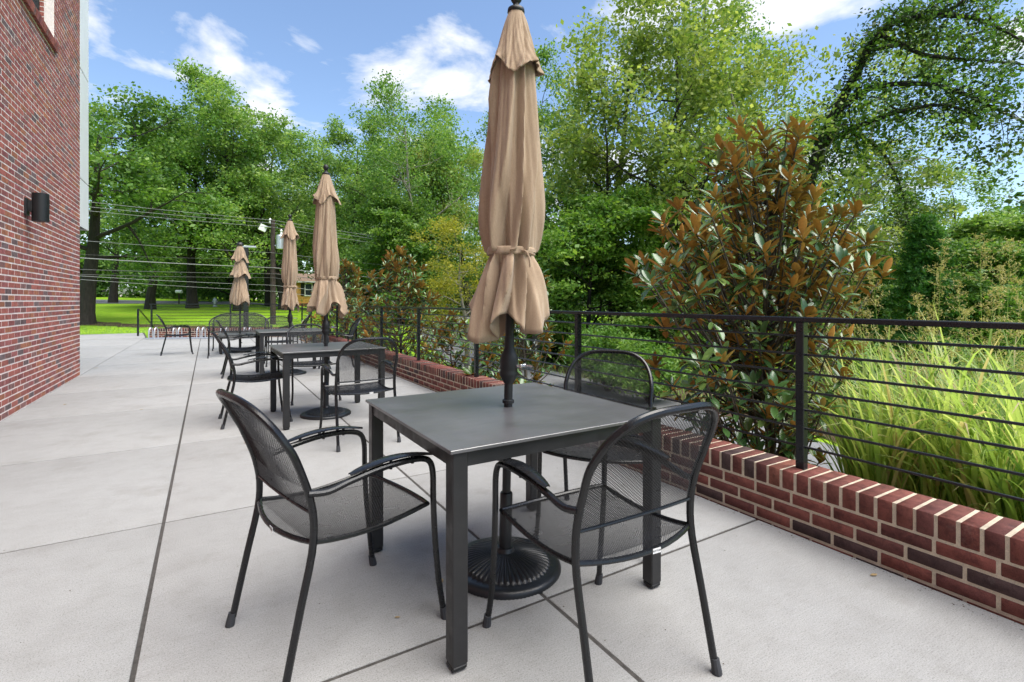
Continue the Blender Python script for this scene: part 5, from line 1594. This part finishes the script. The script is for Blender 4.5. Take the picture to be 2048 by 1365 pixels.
for (x0, x1, z0, z1) in ((wx0 - 0.07, wx0, 1.42, 2.80), (wx0 + 0.80, wx0 + 0.87, 1.42, 2.80), (wx0 - 0.07, wx0 + 0.87, 2.80, 2.90), (wx0 - 0.12, wx0 + 0.92, 1.30, 1.42), (wx0, wx0 + 0.80, 2.07, 2.14)):
    wnd.box(x0, x1, -0.07, -0.02, z0, z1)
wo = wnd.build("window", M['white_trim'], house, smooth=False)
for (z0, z1) in ((1.42, 2.07), (2.14, 2.80)):
    MB().box(wx0, wx0 + 0.80, -0.045, -0.035, z0, z1).build("pane", M['glass_dark'], wo, smooth=False)
for x in (wx0 - 0.55, wx0 + 0.90):
    s = MB().box(x, x + 0.46, -0.06, -0.02, 1.34, 2.90).build("shutter", M['shutter'], house, smooth=False)

cp = P(243, 62, 0)
car = thing("parked_car", "silver white hatchback parked across the road, left of the far chair", "car", (cp.x, cp.y, float(ground_z(cp.x, cp.y)) + 0.02), -YAW + 0.1)
prof = [(-2.1, 0.45), (-2.12, 0.75), (-1.95, 0.95), (-1.15, 1.05), (-0.55, 1.45), (0.75, 1.50), (1.55, 1.10), (2.05, 1.0), (2.1, 0.6), (2.05, 0.35), (-2.0, 0.30)]
n = len(prof)
vs = [(x, y * (0.86 if z > 1.2 else 1.0), z) for y in (-0.85, 0.85) for (x, z) in prof]
fs = [tuple(range(n)), tuple(range(2 * n - 1, n - 1, -1))] + [(k, k + n, (k + 1) % n + n, (k + 1) % n) for k in range(n)]
MB().add(vs, fs).build("body", M['car_paint'], car, angle=20)
for (x0, x1, zz) in ((-0.95, -0.05, 1.38), (0.05, 1.05, 1.38)):
    MB().add([(x0 - 0.05, -0.862, 1.02), (x1, -0.862, 1.02), (x1 - 0.15, -0.765, zz), (x0 + 0.35, -0.765, zz)], [(0, 1, 2, 3)]).build("side_window", M['glass_dark'], car, smooth=False)
for x in (-1.3, 1.3):
    for y in (-0.86, 0.86):
        wh = MB().tube([(x, y - 0.1, 0.32), (x, y + 0.1, 0.32)], 0.33, 18).build("wheel", M['tyre'], car)
        MB().tube([(x, y - 0.11 if y < 0 else y + 0.09, 0.32), (x, y - 0.09 if y < 0 else y + 0.11, 0.32)], 0.2, 14).build("rim", M['galv'], wh)
fp_ = P(430, 40.5, 0)
fh = thing("fire_hydrant", "pale fire hydrant on the lawn edge by the road", "hydrant", (fp_.x, fp_.y, float(ground_z(fp_.x, fp_.y))))
MB().lathe([(0.16, 0), (0.16, 0.06), (0.10, 0.08), (0.10, 0.5), (0.13, 0.52), (0.13, 0.56), (0.09, 0.66), (0.03, 0.74)], 14).build("barrel", M['galv'], fh)
MB().tube([side(-0.2, 0.42), side(0.2, 0.42)], 0.06, 10).build("nozzles", M['galv'], fh)
mp_ = P(358, 43, 0); mzz = float(ground_z(mp_.x, mp_.y))
mb_ = thing("mailbox", "small white mailbox on a post beside the road", "mailbox", (mp_.x, mp_.y, mzz))
MB().box(-0.05, 0.05, -0.05, 0.05, -0.2, 0.95).build("post", M['wood_pole'], mb_, smooth=False)
MB().tube([side(-0.25, 1.08), side(0.25, 1.08)], 0.14, 12).build("box", M['white_trim'], mb_)
sp_ = P(1072, 17.5, 0); sz_ = float(ground_z(sp_.x, sp_.y))
sg = thing("road_sign", "small black sign with a white diamond beside the drive", "sign", (sp_.x, sp_.y, sz_), -YAW)
zt = PV(1072, 670, 17.5).z - sz_
MB().box(-0.02, 0.02, 0.0, 0.04, -0.2, zt).build("post", M['galv'], sg, smooth=False)
MB().box(-0.13, 0.13, -0.02, 0.0, zt - 0.46, zt).build("sign_plate", M['sign_black'], sg, smooth=False)
MB().add([(0, -0.024, zt - 0.40), (0.09, -0.024, zt - 0.27), (0, -0.024, zt - 0.14), (-0.09, -0.024, zt - 0.27)], [(0, 1, 2, 3)]).build("diamond", M['white_trim'], sg, smooth=False)
MB().box(-0.13, 0.13, -0.02, 0.0, zt + 0.02, zt + 0.22).build("top_plate", M['galv'], sg, smooth=False)

# grit and leaf crumbs that gather along the kerb foot and in the joints
rgd = np.random.default_rng(77)
nD = 900
side_ = rgd.random(nD)
dx = np.where(side_ < 0.6, 2.625 - np.abs(rgd.normal(0, 0.03, nD)), np.where(side_ < 0.8, 1.19 + rgd.normal(0, 0.02, nD), rgd.uniform(-1.7, 2.5, nD)))
dy = rgd.uniform(0.3, 7.0, nD)
ss = 0.0015 + 0.004 * rgd.random(nD) ** 3
a_ = rgd.uniform(0, 6.28, nD)
ux, uy = np.cos(a_) * ss, np.sin(a_) * ss
zz_ = np.full(nD, 0.0015)
Vd = np.stack([np.stack([dx - ux, dy - uy, zz_ * 0 + 0.0004], 1), np.stack([dx + uy * 0.6, dy - ux * 0.6, zz_], 1), np.stack([dx + ux, dy + uy, zz_ * 0 + 0.0006], 1), np.stack([dx - uy * 0.6, dy + ux * 0.6, zz_ * 1.6], 1)], 1).reshape(-1, 3)
tag(link("debris", np_mesh("debris", Vd, np.arange(nD * 4).reshape(-1, 4), M['mulch'])), "fine brown grit and leaf crumbs along the kerb and joints", "debris", kind="stuff")
